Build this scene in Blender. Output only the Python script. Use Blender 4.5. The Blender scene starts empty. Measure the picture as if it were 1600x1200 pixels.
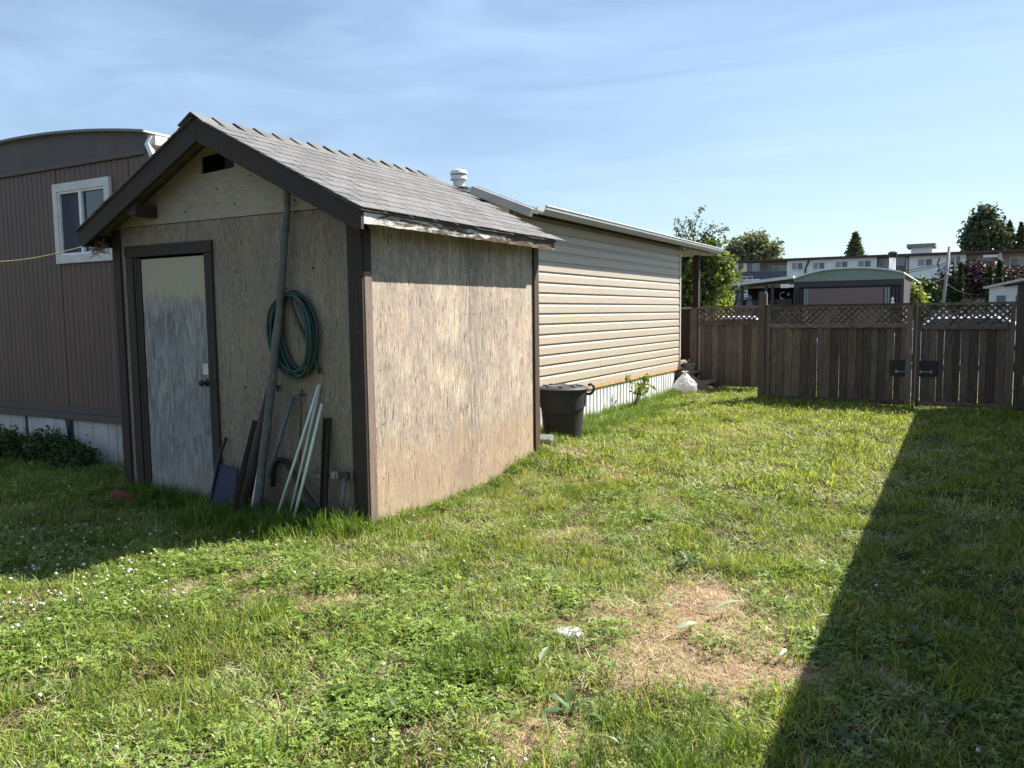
import bpy, bmesh, math, random
import numpy as np
from mathutils import Vector, Matrix, noise
random.seed(7); rng = np.random.default_rng(7)
scene = bpy.context.scene
COL = scene.collection
R = math.radians

# ---------------------------------------------------------------- camera
FPX = 1248.0; YAW = R(29.3); ROLL = R(0.7); EYE = 1.55
PITCH = math.atan(110/FPX*math.cos(ROLL))
fw = Vector((-math.sin(YAW)*math.cos(PITCH), math.cos(YAW)*math.cos(PITCH), -math.sin(PITCH)))
r0 = Vector((math.cos(YAW), math.sin(YAW), 0)); u0 = r0.cross(fw)
cr = r0*math.cos(ROLL) - u0*math.sin(ROLL); cu = u0*math.cos(ROLL) + r0*math.sin(ROLL)
cam_data = bpy.data.cameras.new('camera'); cam = bpy.data.objects.new('camera', cam_data); COL.objects.link(cam)
m = Matrix((cr, cu, -fw)).transposed().to_4x4(); m.translation = (0, 0, EYE)
cam.matrix_world = m
cam_data.sensor_width = 36; cam_data.lens = FPX/1600*36; cam_data.clip_start = .05; cam_data.clip_end = 3000
scene.camera = cam

# ---------------------------------------------------------------- light
SA, SB = .53, .70                        # horizontal run of the sunlight per metre of drop (x, y)
SUN_EL = math.atan(1/math.hypot(SA, SB)); SUN_AZ = math.atan2(SA, SB)     # azimuth from +Y towards +X
world = bpy.data.worlds.new('World'); scene.world = world; world.use_nodes = True
wt = world.node_tree; wn = wt.nodes; wl = wt.links; wn.clear()
sky = wn.new('ShaderNodeTexSky'); sky.sky_type = 'NISHITA'; sky.sun_disc = False
sky.sun_elevation = SUN_EL; sky.sun_rotation = SUN_AZ; sky.air_density = 1.0; sky.dust_density = .5; sky.ozone_density = 1.8
tc = wn.new('ShaderNodeTexCoord')
mp = wn.new('ShaderNodeMapping'); mp.inputs['Rotation'].default_value = (0, 0, R(-38)); mp.inputs['Scale'].default_value = (1.2, 5.5, 16)
wl.new(tc.outputs['Generated'], mp.inputs['Vector'])
nz = wn.new('ShaderNodeTexNoise'); nz.inputs['Scale'].default_value = 1.1; nz.inputs['Detail'].default_value = 7; nz.inputs['Roughness'].default_value = .55; nz.inputs['Distortion'].default_value = .5
wl.new(mp.outputs[0], nz.inputs['Vector'])
rp = wn.new('ShaderNodeValToRGB'); rp.color_ramp.elements[0].position = .36; rp.color_ramp.elements[0].color = (.14, .14, .14, 1)
rp.color_ramp.elements[1].position = .80; rp.color_ramp.elements[1].color = (.36, .36, .36, 1)
wl.new(nz.outputs['Fac'], rp.inputs[0])
mx = wn.new('ShaderNodeMixRGB'); mx.inputs['Color2'].default_value = (7.9, 10.7, 14.2, 1)
wl.new(rp.outputs[0], mx.inputs['Fac']); wl.new(sky.outputs[0], mx.inputs['Color1'])
bg = wn.new('ShaderNodeBackground'); bg.inputs['Strength'].default_value = .051
wl.new(mx.outputs[0], bg.inputs['Color'])
wo = wn.new('ShaderNodeOutputWorld'); wl.new(bg.outputs[0], wo.inputs['Surface'])
sd = bpy.data.lights.new('sun', 'SUN'); sd.energy = 5.0; sd.angle = R(.5); sd.color = (1, .94, .85)
sun = bpy.data.objects.new('sun', sd); COL.objects.link(sun)
sun.rotation_euler = Vector((SA, SB, 1)).to_track_quat('Z', 'Y').to_euler()
scene.view_settings.view_transform = 'Standard'; scene.view_settings.look = 'None'
scene.view_settings.exposure = 1.35; scene.view_settings.gamma = 1; scene.view_settings.use_curve_mapping = False
scene.render.engine = 'CYCLES'

# ---------------------------------------------------------------- helpers: points
def ray(x, y): return fw*FPX + cr*(x-800) - cu*(y-600)
CAM = Vector((0, 0, EYE))
def at_y(x, y, Y): d = ray(x, y); return CAM + d*(Y/d.y)
def at_x(x, y, X): d = ray(x, y); return CAM + d*(X/d.x)
def at_z(x, y, z=0): d = ray(x, y); return CAM + d*((z-EYE)/d.z)
def at_d(x, y, D): return CAM + ray(x, y)*(D/FPX)

# ---------------------------------------------------------------- helpers: materials
MATS = {}
class NT:
    def __init__(s, name):
        s.m = bpy.data.materials.new(name); s.m.use_nodes = True
        s.n = s.m.node_tree.nodes; s.l = s.m.node_tree.links; s.n.clear()
        s.out = s.n.new('ShaderNodeOutputMaterial')
    def node(s, t, **k):
        n = s.n.new(t)
        for a, b in k.items(): setattr(n, a, b)
        return n
    def pos(s, scale=(1, 1, 1), obj=False):
        g = s.node('ShaderNodeTexCoord').outputs['Object'] if obj else s.node('ShaderNodeNewGeometry').outputs['Position']
        mpn = s.node('ShaderNodeMapping'); mpn.inputs['Scale'].default_value = scale
        s.l.new(g, mpn.inputs['Vector']); return mpn.outputs[0]
    def noise(s, scale=(1, 1, 1), detail=4, rough=.5, dist=0, obj=False, seed=0):
        n = s.node('ShaderNodeTexNoise'); n.inputs['Scale'].default_value = 1; n.inputs['Detail'].default_value = detail
        n.inputs['Roughness'].default_value = rough; n.inputs['Distortion'].default_value = dist
        v = s.pos(scale, obj)
        if seed:
            v.node.inputs['Location'].default_value = (seed*3.1, seed*7.7, seed*1.3)
        s.l.new(v, n.inputs['Vector']); return n.outputs['Fac']
    def ramp(s, fac, stops):
        r = s.node('ShaderNodeValToRGB'); cr_ = r.color_ramp
        while len(cr_.elements) < len(stops): cr_.elements.new(.5)
        for e, (p, c) in zip(cr_.elements, stops):
            e.position = p
            if isinstance(c, (int, float)): c = (c, c, c)
            e.color = (*c, 1)
        s.l.new(fac, r.inputs[0]); return r.outputs[0]
    def mix(s, fac, a, b, mode='MIX'):
        n = s.node('ShaderNodeMixRGB', blend_type=mode)
        for k, v in (('Fac', fac), ('Color1', a), ('Color2', b)):
            if isinstance(v, (int, float)): n.inputs[k].default_value = v if k == 'Fac' else (v, v, v, 1)
            elif isinstance(v, tuple): n.inputs[k].default_value = (*v, 1)
            else: s.l.new(v, n.inputs[k])
        return n.outputs[0]
    def math(s, op, a, b=0., clamp=False):
        n = s.node('ShaderNodeMath', operation=op); n.use_clamp = clamp
        for i, v in enumerate((a, b)):
            if isinstance(v, (int, float)): n.inputs[i].default_value = v
            else: s.l.new(v, n.inputs[i])
        return n.outputs[0]
    def z(s):
        x = s.node('ShaderNodeSeparateXYZ'); s.l.new(s.node('ShaderNodeNewGeometry').outputs['Position'], x.inputs[0]); return x.outputs
    def rand(s): return s.node('ShaderNodeObjectInfo').outputs['Random']
    def bump(s, h, strength=.5, dist=.01):
        b = s.node('ShaderNodeBump'); b.inputs['Strength'].default_value = strength; b.inputs['Distance'].default_value = dist
        s.l.new(h, b.inputs['Height']); return b.outputs[0]
    def bsdf(s, col, rough=.6, metal=0., normal=None, spec=.5, **k):
        b = s.node('ShaderNodeBsdfPrincipled')
        for nme, v in (('Base Color', col), ('Roughness', rough), ('Metallic', metal), ('Specular IOR Level', spec), *k.items()):
            if isinstance(v, (int, float)): b.inputs[nme].default_value = v
            elif isinstance(v, tuple): b.inputs[nme].default_value = (*v, 1)
            else: s.l.new(v, b.inputs[nme])
        if normal: s.l.new(normal, b.inputs['Normal'])
        s.l.new(b.outputs[0], s.out.inputs[0]); return b
    def leaf(s, col, trans=.35, rough=.5, tcol=None, spec=.3):
        d = s.node('ShaderNodeBsdfPrincipled'); d.inputs['Roughness'].default_value = rough; d.inputs['Specular IOR Level'].default_value = spec
        t = s.node('ShaderNodeBsdfTranslucent'); mxs = s.node('ShaderNodeMixShader'); mxs.inputs[0].default_value = trans
        s.l.new(col, d.inputs['Base Color'])
        tc_ = s.mix(1., col, tcol or (1.25, 1.2, .6), 'MULTIPLY'); s.l.new(tc_, t.inputs['Color'])
        s.l.new(d.outputs[0], mxs.inputs[1]); s.l.new(t.outputs[0], mxs.inputs[2]); s.l.new(mxs.outputs[0], s.out.inputs[0])
    def done(s, key): MATS[key] = s.m; return s.m

def plain(key, col, rough=.6, metal=0., var=.12, vs=8, bump=.15, spec=.5, dirt=None, randv=0.):
    t = NT(key)
    n = t.noise((vs, vs, vs), 6, .6)
    lo = tuple(c*(1-var) for c in col); hi = tuple(min(1, c*(1+var)) for c in col)
    c = t.ramp(n, [(.3, lo), (.7, hi)])
    if dirt:
        n2 = t.noise((2.3, 2.3, 1.1), 8, .65, seed=3)
        c = t.mix(t.ramp(n2, [(.5, 0.), (.72, .7)]), c, dirt)
    if randv:
        rr = t.ramp(t.rand(), [(0, 1-randv), (1, 1+randv)]); c = t.mix(1., c, rr, 'MULTIPLY')
    f = t.noise((vs*9, vs*9, vs*9), 4, .6, seed=1)
    rg = t.ramp(n, [(.3, max(0, rough-.08)), (.7, min(1, rough+.08))])
    t.bsdf(c, rg, metal, t.bump(f, bump, .003), spec)
    return t.done(key)

def wood_wall(key, paint, worn, vert=True, along=0, peel=(.45, .62), crack=1., splash=False, band=1.):
    """weathered painted plywood; grain runs up (vert) or along the wall axis"""
    t = NT(key)
    g, l = 95, 5.0
    sc = (g*1.25, g*1.25, 15) if vert else (12, 12, g)
    sc2 = (g*.5, g*.5, l*.9) if vert else (l*.35, l*.35, g*.45)
    fine = t.noise(sc, 5, .75, .3)
    mid = t.noise(sc2, 5, .6, .4, seed=2)
    big = t.noise((2.2, 2.2, 1.3), 5, .6, .8, seed=5)
    streak = t.noise((14, 14, .8) if vert else (.8, .8, 14), 5, .6, .2, seed=9)
    pk = t.math('ADD', t.math('MULTIPLY', fine, .46), t.math('ADD', t.math('MULTIPLY', mid, .26), t.math('ADD', t.math('MULTIPLY', big, .22*band), t.math('MULTIPLY', streak, .16))))
    pf = t.ramp(pk, [(peel[0], 0.), (peel[1], 1.)])
    pc = t.ramp(mid, [(.3, tuple(c*.86 for c in paint)), (.7, tuple(min(1, c*1.08) for c in paint))])
    wc = t.ramp(fine, [(.3, tuple(c*.5 for c in worn)), (.5, worn), (.72, tuple(min(1, c*1.5) for c in worn))])
    c = t.mix(pf, pc, wc)
    pink = t.ramp(t.noise((3.1, 3.1, 1.7), 4, .6, .5, seed=13), [(.55, 0.), (.7, .35)])
    c = t.mix(pink, c, tuple(min(1, a*b) for a, b in zip(paint, (1.0, .80, .72))))
    ck = t.noise((62, 62, 7.5) if vert else (7.5, 7.5, 62), 3, .6, .2, seed=21)
    cf = t.ramp(ck, [(.33, 1.), (.385, 0.)])
    sp = t.noise((95, 95, 22) if vert else (22, 22, 95), 2, .6, .1, seed=33)
    sf_ = t.ramp(t.math('ADD', sp, t.math('MULTIPLY', t.math('SUBTRACT', big, .5), .5)), [(.53, 0.), (.62, .6*crack)])
    c = t.mix(sf_, c, tuple(a*.62 for a in worn))
    lt = t.noise((100, 100, 11) if vert else (11, 11, 100), 2, .6, .1, seed=37)
    c = t.mix(t.ramp(lt, [(.57, 0.), (.68, .45)]), c, tuple(min(1, a*1.25) for a in paint))
    if splash:
        sy = t.math('ABSOLUTE', t.math('SUBTRACT', t.math('ADD', t.z()[1], t.math('MULTIPLY', t.math('SUBTRACT', big, .5), .8)), 5.82))
        sb = t.math('MULTIPLY', t.ramp(sy, [(.03, .75), (.34, 0.)]), t.ramp(t.math('ADD', mid, t.math('MULTIPLY', fine, .5)), [(.62, 0.), (.82, 1.)]))
        c = t.mix(sb, c, (.20, .175, .165))
    c = t.mix(t.math('MULTIPLY', cf, .85*crack), c, tuple(a*.25 for a in worn))
    if splash:
        zz = t.z()[2]
        zn = t.math('SUBTRACT', zz, t.math('MULTIPLY', t.noise((5, 5, 1.2), 6, .65, .4, seed=17), .95))
        sf = t.ramp(zn, [(0., .55), (.22, 0.)])
        sf = t.math('MULTIPLY', sf, t.ramp(fine, [(.35, .4), (.6, 1.1)]))
        c = t.mix(sf, c, (.38, .26, .16))
        clean = t.ramp(t.math('ADD', zz, t.math('MULTIPLY', streak, .5)), [(0, 0.), (1, 0.)])
    hgt = t.math('SUBTRACT', t.math('ADD', t.math('MULTIPLY', fine, .7), t.math('MULTIPLY', t.math('SUBTRACT', 1., pf), .35)), t.math('MULTIPLY', cf, .9*crack))
    t.bsdf(c, .82, 0, t.bump(hgt, .8, .004), .3)
    return t.done(key)

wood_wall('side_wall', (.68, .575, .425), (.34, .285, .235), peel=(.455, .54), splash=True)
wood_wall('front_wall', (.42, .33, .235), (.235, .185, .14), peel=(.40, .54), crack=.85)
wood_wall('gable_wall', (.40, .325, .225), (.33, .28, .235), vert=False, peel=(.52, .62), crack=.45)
# door: cream paint high up, scraped to grey blue below
t = NT('door_paint')
n1 = t.noise((34, 34, 5.), 7, .75, .9); n2 = t.noise((9, 9, 3.2), 8, .72, 1.2, seed=4)
zz = t.math('ADD', t.z()[2], t.math('MULTIPLY', t.math('SUBTRACT', n1, .5), .75))
f = t.ramp(t.math('SUBTRACT', zz, 1.1), [(.52, 1.), (.66, 0.)])
blue = t.ramp(n2, [(.28, (.14, .128, .128)), (.45, (.21, .20, .20)), (.58, (.30, .29, .28)), (.7, (.42, .38, .33))])
bare = t.ramp(t.noise((60, 60, 4), 4, .6, seed=8), [(.35, .6), (.65, 1.3)])
c = t.mix(f, (.42, .36, .24), t.mix(1., blue, bare, 'MULTIPLY'))
low = t.ramp(t.math('ADD', t.z()[2], t.math('MULTIPLY', n2, .5)), [(.35, .6), (.75, 0.)])
c = t.mix(low, c, (.30, .26, .21))
t.bsdf(c, .65, 0, t.bump(n1, .4, .004), .4); t.done('door_paint')
def trim_mat(key, col, wear, amt=.68):
    t = NT(key)
    g = t.noise((30, 30, 30), 6, .7); st = t.noise((70, 70, 5), 4, .6, seed=2)
    c = t.ramp(st, [(.3, tuple(a*.75 for a in col)), (.7, tuple(a*1.2 for a in col))])
    c = t.mix(t.ramp(g, [(amt, 0.), (amt+.06, .8)]), c, wear)
    t.bsdf(c, .7, 0, t.bump(st, .5, .003), .35); t.done(key)
trim_mat('brown_trim', (.042, .028, .022), (.17, .13, .105), .66)
trim_mat('mauve_trim', (.20, .15, .125), (.30, .25, .21), .6)
trim_mat('far_trim', (.085, .058, .045), (.2, .17, .14), .66)
# rotten white fascia
t = NT('rotten_fascia')
n = t.noise((5, 5, 26), 6, .7, .6); n2 = t.noise((60, 14, 60), 4, .6, seed=3)
yy = t.z()[1]
f = t.ramp(t.math('ADD', t.math('MULTIPLY', n, .8), t.math('MULTIPLY', t.math('SUBTRACT', yy, 4.2), .075)), [(.40, 0.), (.50, 1.)])
c = t.mix(f, (.72, .71, .68), t.ramp(n2, [(.3, (.03, .022, .016)), (.55, (.12, .085, .055)), (.75, (.27, .22, .17))]))
t.bsdf(c, .8, 0, t.bump(n, .8, .01), .3); t.done('rotten_fascia')
# shingles
t = NT('shingle')
gr = t.noise((330, 330, 330), 2, .5); gr2 = t.noise((22, 22, 22), 4, .6, seed=2)
c = t.ramp(gr, [(.34, (.04, .04, .041)), (.5, (.13, .13, .13)), (.66, (.31, .305, .30))])
c = t.mix(1., c, t.ramp(t.rand(), [(0, .84), (1, 1.12)]), 'MULTIPLY'); c = t.mix(1., c, t.ramp(gr2, [(.3, .85), (.7, 1.1)]), 'MULTIPLY')
t.bsdf(c, .95, 0, t.bump(gr, .6, .003), .2); t.done('shingle')
# vinyl
t = NT('vinyl')
n = t.noise((3, 3, 40), 4, .6); s2 = t.noise((30, 30, 1.2), 5, .6, seed=4)
c = t.ramp(n, [(.3, (.40, .345, .275)), (.7, (.46, .395, .315))]); c = t.mix(t.ramp(s2, [(.5, 0.), (.8, .3)]), c, (.33, .27, .2))
t.bsdf(c, .5, 0, t.bump(t.noise((160, 4, 160), 3, .5, seed=7), .12, .002), .45); t.done('vinyl')
plain('white_skirt', (.66, .67, .68), .5, dirt=(.42, .38, .31)); plain('old_skirt', (.52, .49, .47), .6, dirt=(.33, .26, .21), var=.15, vs=3)
plain('orange_wood', (.50, .30, .12), .7, var=.3, vs=20); plain('gutter', (.36, .375, .36), .45, dirt=(.30, .30, .26), var=.1)
plain('gutter_lip', (.62, .63, .63), .4); plain('roof_membrane', (.075, .077, .08), .9, var=.25, vs=20)
plain('roof_metal', (.50, .51, .52), .55, var=.15, dirt=(.25, .24, .22)); plain('pale_pipe', (.66, .66, .64), .5, dirt=(.4, .38, .32))
# brown ribbed siding
t = NT('brown_siding')
n = t.noise((2.5, 2.5, .7), 5, .6, .4); s = t.noise((40, 40, 1.5), 4, .6, seed=3)
c = t.ramp(n, [(.3, (.112, .068, .050)), (.55, (.132, .079, .058)), (.8, (.098, .070, .052))]); c = t.mix(1., c, t.ramp(s, [(.3, .86), (.7, 1.12)]), 'MULTIPLY')
t.bsdf(c, .55, 0, t.bump(s, .15, .002), .4); t.done('brown_siding')
plain('brown_band', (.09, .064, .053), .6, var=.2, vs=6); plain('brown_fascia', (.080, .052, .043), .6, var=.15, vs=3, dirt=(.12, .095, .08))
plain('frame_white', (.62, .58, .53), .5); plain('white_vinyl', (.78, .78, .77), .45)
plain('black_plastic', (.024, .025, .028), .58, var=.15, vs=30, bump=.3, dirt=(.06, .057, .05)); plain('hose_green', (.006, .040, .033), .35, var=.3, vs=40, dirt=(.02, .05, .04))
plain('pvc_white', (.62, .70, .62), .4, dirt=(.42, .46, .38)); plain('pvc_grey', (.115, .125, .135), .45, var=.2); plain('old_pole', (.10, .105, .100), .75, var=.4, vs=18, dirt=(.19, .17, .13), bump=.5)
plain('rust', (.115, .055, .035), .85, var=.4, vs=25, bump=.6); plain('rust_dark', (.045, .028, .025), .7, var=.4, vs=20); plain('dark_wood', (.03, .021, .017), .8, var=.4, vs=15)
plain('blue_plastic', (.012, .018, .05), .5, var=.2, dirt=(.04, .04, .05)); plain('tool_metal', (.33, .32, .31), .5, .6, var=.3, vs=20, dirt=(.2, .12, .08)); plain('roof_edge_grey', (.20, .20, .205), .7)
plain('block_grey', (.15, .145, .125), .95, var=.3, vs=20, bump=.8)
plain('dim_stone', (.13, .125, .12), .9)
plain('concrete', (.30, .29, .26), .9, var=.3, vs=20, bump=.6)
plain('plate_metal', (.020, .023, .024), .75, 0., var=.2); plain('bright_metal', (.32, .32, .33), .5, .3); plain('yellow_cord', (.62, .50, .20), .5, var=.2, vs=30)
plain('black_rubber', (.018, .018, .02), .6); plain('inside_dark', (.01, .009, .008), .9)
plain('roof_wood', (.17, .13, .095), .85, var=.3, vs=12); plain('brick_red', (.22, .07, .045), .9, var=.3, vs=20)
plain('plywood', (.06, .038, .026), .8, var=.3, vs=10); plain('step_wood', (.27, .185, .13), .8, var=.3, vs=12); plain('step_side', (.20, .135, .115), .8, var=.2, vs=12)
plain('asphalt', (.055, .055, .058), .95, var=.3, vs=12); plain('apt_white', (.86, .86, .86), .8, var=.06, vs=1, bump=.1); plain('apt_tan', (.42, .37, .315), .8, var=.1, vs=1)
plain('apt_fascia', (.085, .050, .042), .8); plain('apt_rail', (.10, .11, .14), .7, var=.2); plain('apt_cream', (.60, .56, .50), .8); plain('green_trim', (.20, .27, .215), .7, var=.1, vs=4)
plain('purple_brown', (.050, .040, .044), .7); plain('taupe_panel', (.17, .125, .115), .7, var=.08); plain('light_green', (.22, .26, .21), .7); plain('pole_grey', (.30, .28, .26), .85, var=.2)
plain('car_white', (.75, .76, .78), .25, var=.03, bump=.02); plain('sheet_white', (.78, .78, .76), .6)
t = NT('glass'); b = t.bsdf((.015, .018, .022), .04, 0, None, .8); t.done('glass')
t = NT('glass_pale'); b = t.bsdf((.16, .20, .25), .1, 0, None, .8); t.done('glass_pale')
t = NT('curtain'); n = t.noise((60, 60, .6), 3, .5); t.bsdf(t.ramp(n, [(.35, (.025, .025, .04)), (.65, (.07, .07, .10))]), .8); t.done('curtain')
t = NT('bag_plastic')
n = t.noise((12, 12, 12), 5, .6, 1.2); c = t.ramp(n, [(.35, (.72, .69, .69)), (.65, (.88, .88, .88))]); t.leaf(c, .5, .35, (1, 1, 1)); t.done('bag_plastic')
# fence wood, each board its own tone
t = NT('fence_wood')
g = t.noise((16, 16, 5), 6, .68, .6, obj=True); g2 = t.noise((6, 6, 1.1), 5, .65, .8, seed=5)
for n_ in [q for q in t.n if q.type == 'MAPPING'][:1]:
    cb = t.node('ShaderNodeCombineXYZ'); t.l.new(t.math('MULTIPLY', t.rand(), 60.), cb.inputs[0]); t.l.new(t.math('MULTIPLY', t.rand(), 35.), cb.inputs[2]); t.l.new(cb.outputs[0], n_.inputs['Location'])
c = t.ramp(g, [(.28, (.040, .031, .025)), (.5, (.125, .100, .083)), (.72, (.28, .24, .205))])
c = t.mix(t.ramp(g2, [(.5, 0.), (.75, .6)]), c, (.062, .034, .022)); c = t.mix(t.ramp(g2, [(.25, .5), (.42, 0.)]), c, (.045, .052, .040))
c = t.mix(1., c, t.ramp(t.rand(), [(0, .55), (1, 1.45)]), 'MULTIPLY')
t.bsdf(c, .85, 0, t.bump(g, .6, .004), .25); t.done('fence_wood')
# lawn soil
t = NT('soil')
n = t.noise((9, 9, 9), 8, .7); n2 = t.noise((.9, .9, .9), 4, .6, seed=2); n3 = t.noise((130, 130, 130), 3, .6, seed=6)
dry = t.node('ShaderNodeAttribute', attribute_name='dry', attribute_type='GEOMETRY').outputs['Fac']
wet = t.ramp(n, [(.3, (.028, .026, .013)), (.55, (.055, .050, .024)), (.75, (.10, .085, .048))])
tan = t.ramp(n, [(.3, (.10, .075, .045)), (.55, (.25, .185, .115)), (.75, (.44, .34, .22))])
c = t.mix(t.ramp(dry, [(.15, 0.), (.6, 1.)]), wet, tan); c = t.mix(1., c, t.ramp(n3, [(.3, .55), (.7, 1.35)]), 'MULTIPLY')
t.bsdf(c, .95, 0, t.bump(n3, .8, .01), .1); t.done('soil')
def grass_mat(key, dark, mid, light, dry, trans=.42, drya=.12, big=(.55, .75)):
    t = NT(key)
    a = t.node('ShaderNodeAttribute', attribute_name='tint', attribute_type='GEOMETRY').outputs['Fac']
    v = t.math('ADD', t.math('MULTIPLY', a, .65), t.math('MULTIPLY', t.rand(), .35))
    c = t.ramp(v, [(.12, dark), (.45, mid), (.80, light), (1-drya, light), (1-drya+.01, dry)])
    nb = t.noise((1.1, 1.1, .1), 5, .62, .5, seed=11)
    c = t.mix(t.ramp(nb, [(big[0], 0.), (big[1], .65)]), c, tuple((p*.35+q*.65) for p, q in zip(light, dry)))
    nc = t.noise((2.3, 2.3, .1), 4, .6, .5, seed=19)
    c = t.mix(t.ramp(nc, [(.3, .5), (.45, 0.)]), c, tuple(q*.9 for q in dark))
    t.leaf(c, trans, .5, (1.3, 1.15, .5), .25); t.done(key)
grass_mat('grass', (.060, .115, .018), (.185, .270, .044), (.370, .440, .120), (.60, .54, .33), trans=.46, drya=.08)
grass_mat('clipping', (.20, .27, .10), (.34, .40, .19), (.48, .52, .30), (.58, .52, .34), trans=.3, drya=.2, big=(.9, .99))
grass_mat('tall_grass', (.045, .095, .018), (.105, .195, .030), (.190, .295, .050), (.33, .28, .14), drya=.06, big=(.9, .99))
grass_mat('clover', (.065, .115, .022), (.155, .245, .044), (.285, .385, .095), (.36, .40, .20), trans=.3, drya=.03, big=(.9, .99))
grass_mat('straw', (.22, .15, .08), (.46, .34, .20), (.66, .54, .36), (.30, .20, .11), trans=.2, big=(.9, .99))
plain('flower', (.50, .49, .38), .8, var=.2, vs=60)
def foliage(key, dark, mid, light, trans=.35):
    t = NT(key)
    a = t.node('ShaderNodeAttribute', attribute_name='tint', attribute_type='GEOMETRY').outputs['Fac']
    c = t.ramp(a, [(.1, dark), (.5, mid), (.9, light)]); t.leaf(c, trans, .5, (1.25, 1.1, .5), .3); t.done(key)
foliage('leaf_mid', (.06, .09, .022), (.14, .185, .04), (.26, .31, .075)); foliage('leaf_grey', (.07, .09, .05), (.13, .155, .085), (.21, .24, .14))
foliage('leaf_lime', (.12, .18, .03), (.19, .26, .04), (.27, .34, .06)); foliage('leaf_conifer', (.035, .055, .03), (.07, .10, .052), (.13, .16, .085), .2)
foliage('leaf_arbor', (.018, .045, .015), (.03, .07, .02), (.05, .10, .03), .15); foliage('leaf_plum', (.018, .010, .012), (.040, .020, .020), (.15, .085, .075), .15)
foliage('leaf_weed', (.030, .062, .020), (.055, .105, .03), (.09, .15, .045), .3); foliage('leaf_pale', (.22, .28, .17), (.30, .36, .23), (.40, .45, .32), .2)
plain('bark', (.09, .07, .055), .9, var=.3, vs=10, bump=.8)

# ---------------------------------------------------------------- helpers: meshes and things
ORG = {}
def tag(o, label=None, cat=None, group=None, kind=None):
    if label: o['label'] = label
    if cat: o['category'] = cat
    if group: o['group'] = group
    if kind: o['kind'] = kind
    return o
def thing(name, label, cat, loc=(0, 0, 0), rz=0, group=None):
    o = bpy.data.objects.new(name, None); COL.objects.link(o); o.empty_display_size = .1
    o.location = loc; o.rotation_euler = (0, 0, rz)
    ORG[o] = Matrix.Translation(loc) @ Matrix.Rotation(rz, 4, 'Z')
    return tag(o, label, cat, group)
def org(p): return ORG.get(p, Matrix.Identity(4))
class MB:
    def __init__(s): s.v = []; s.f = []
    def add(s, vs, fs):
        b = len(s.v); s.v += [tuple(v) for v in vs]; s.f += [tuple(i+b for i in f) for f in fs]; return s
    def box(s, a, b, M=None):
        x0, y0, z0 = a; x1, y1, z1 = b
        vs = [Vector(p) for p in ((x0, y0, z0), (x1, y0, z0), (x1, y1, z0), (x0, y1, z0), (x0, y0, z1), (x1, y0, z1), (x1, y1, z1), (x0, y1, z1))]
        if M: vs = [M @ v for v in vs]
        return s.add(vs, [(0, 3, 2, 1), (4, 5, 6, 7), (0, 1, 5, 4), (1, 2, 6, 5), (2, 3, 7, 6), (3, 0, 4, 7)])
    def prism(s, poly, axis, a, b):
        """poly = 2-D points in the plane normal to axis, extruded from a to b"""
        def P(p, t): return {'x': (t, p[0], p[1]), 'y': (p[0], t, p[1]), 'z': (p[0], p[1], t)}[axis]
        n = len(poly)
        return s.add([P(p, a) for p in poly]+[P(p, b) for p in poly],
                     [tuple(range(n))[::-1], tuple(range(n, 2*n))] + [(i, (i+1) % n, n+(i+1) % n, n+i) for i in range(n)])
    def tube(s, pts, rad, n=8, cap=True):
        pts = [Vector(p) for p in pts]; rads = rad if isinstance(rad, (list, tuple)) else [rad]*len(pts)
        rings = []; up = None
        for i, p in enumerate(pts):
            d = (pts[min(i+1, len(pts)-1)] - pts[max(i-1, 0)]).normalized()
            if up is None: up = d.orthogonal().normalized()
            up = (up - d*up.dot(d)).normalized(); w = d.cross(up)
            rings.append([p + (up*math.cos(2*math.pi*k/n) + w*math.sin(2*math.pi*k/n))*rads[i] for k in range(n)])
        vs = [v for r_ in rings for v in r_]; fs = []
        for i in range(len(rings)-1):
            for k in range(n): fs.append((i*n+k, i*n+(k+1) % n, (i+1)*n+(k+1) % n, (i+1)*n+k))
        if cap: fs += [tuple(range(n))[::-1], tuple(range((len(rings)-1)*n, len(rings)*n))]
        return s.add(vs, fs)
    def lathe(s, prof, c=(0, 0), n=32, sq=1.):
        vs = []; fs = []
        for r_, z_ in prof:
            for k in range(n):
                a = 2*math.pi*k/n; vs.append((c[0]+r_*math.cos(a), c[1]+r_*math.sin(a)*sq, z_))
        for i in range(len(prof)-1):
            for k in range(n): fs.append((i*n+k, i*n+(k+1) % n, (i+1)*n+(k+1) % n, (i+1)*n+k))
        fs += [tuple(range(n))[::-1], tuple(range((len(prof)-1)*n, len(prof)*n))]
        return s.add(vs, fs)
    def build(s, name, mat, parent=None, label=None, kind=None, smooth=False, local=False, bevel=0):
        me = bpy.data.meshes.new(name); vs = s.v
        if parent is not None and not local:
            Mi = org(parent).inverted(); vs = [tuple(Mi @ Vector(v)) for v in vs]
        me.from_pydata(vs, [], s.f); me.update()
        bm = bmesh.new(); bm.from_mesh(me); bmesh.ops.recalc_face_normals(bm, faces=bm.faces)
        if bevel: bmesh.ops.bevel(bm, geom=bm.edges[:], offset=bevel, segments=1, affect='EDGES', clamp_overlap=True)
        bm.to_mesh(me); bm.free()
        me.materials.append(MATS[mat])
        if smooth: me.shade_smooth()
        o = bpy.data.objects.new(name, me); COL.objects.link(o)
        if parent is not None: o.parent = parent; ORG[o] = org(parent)
        else: ORG[o] = Matrix.Identity(4)
        return tag(o, label, kind=kind)
def piece(name, me, parent, loc, rot=(0, 0, 0), scale=(1, 1, 1), kind=None):
    """another object that shares mesh data; loc in world for unrotated parents, local otherwise"""
    o = bpy.data.objects.new(name, me); COL.objects.link(o); o.parent = parent
    o.location = org(parent).inverted() @ Vector(loc); o.rotation_euler = rot; o.scale = scale
    if kind: o['kind'] = kind
    return o
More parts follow.
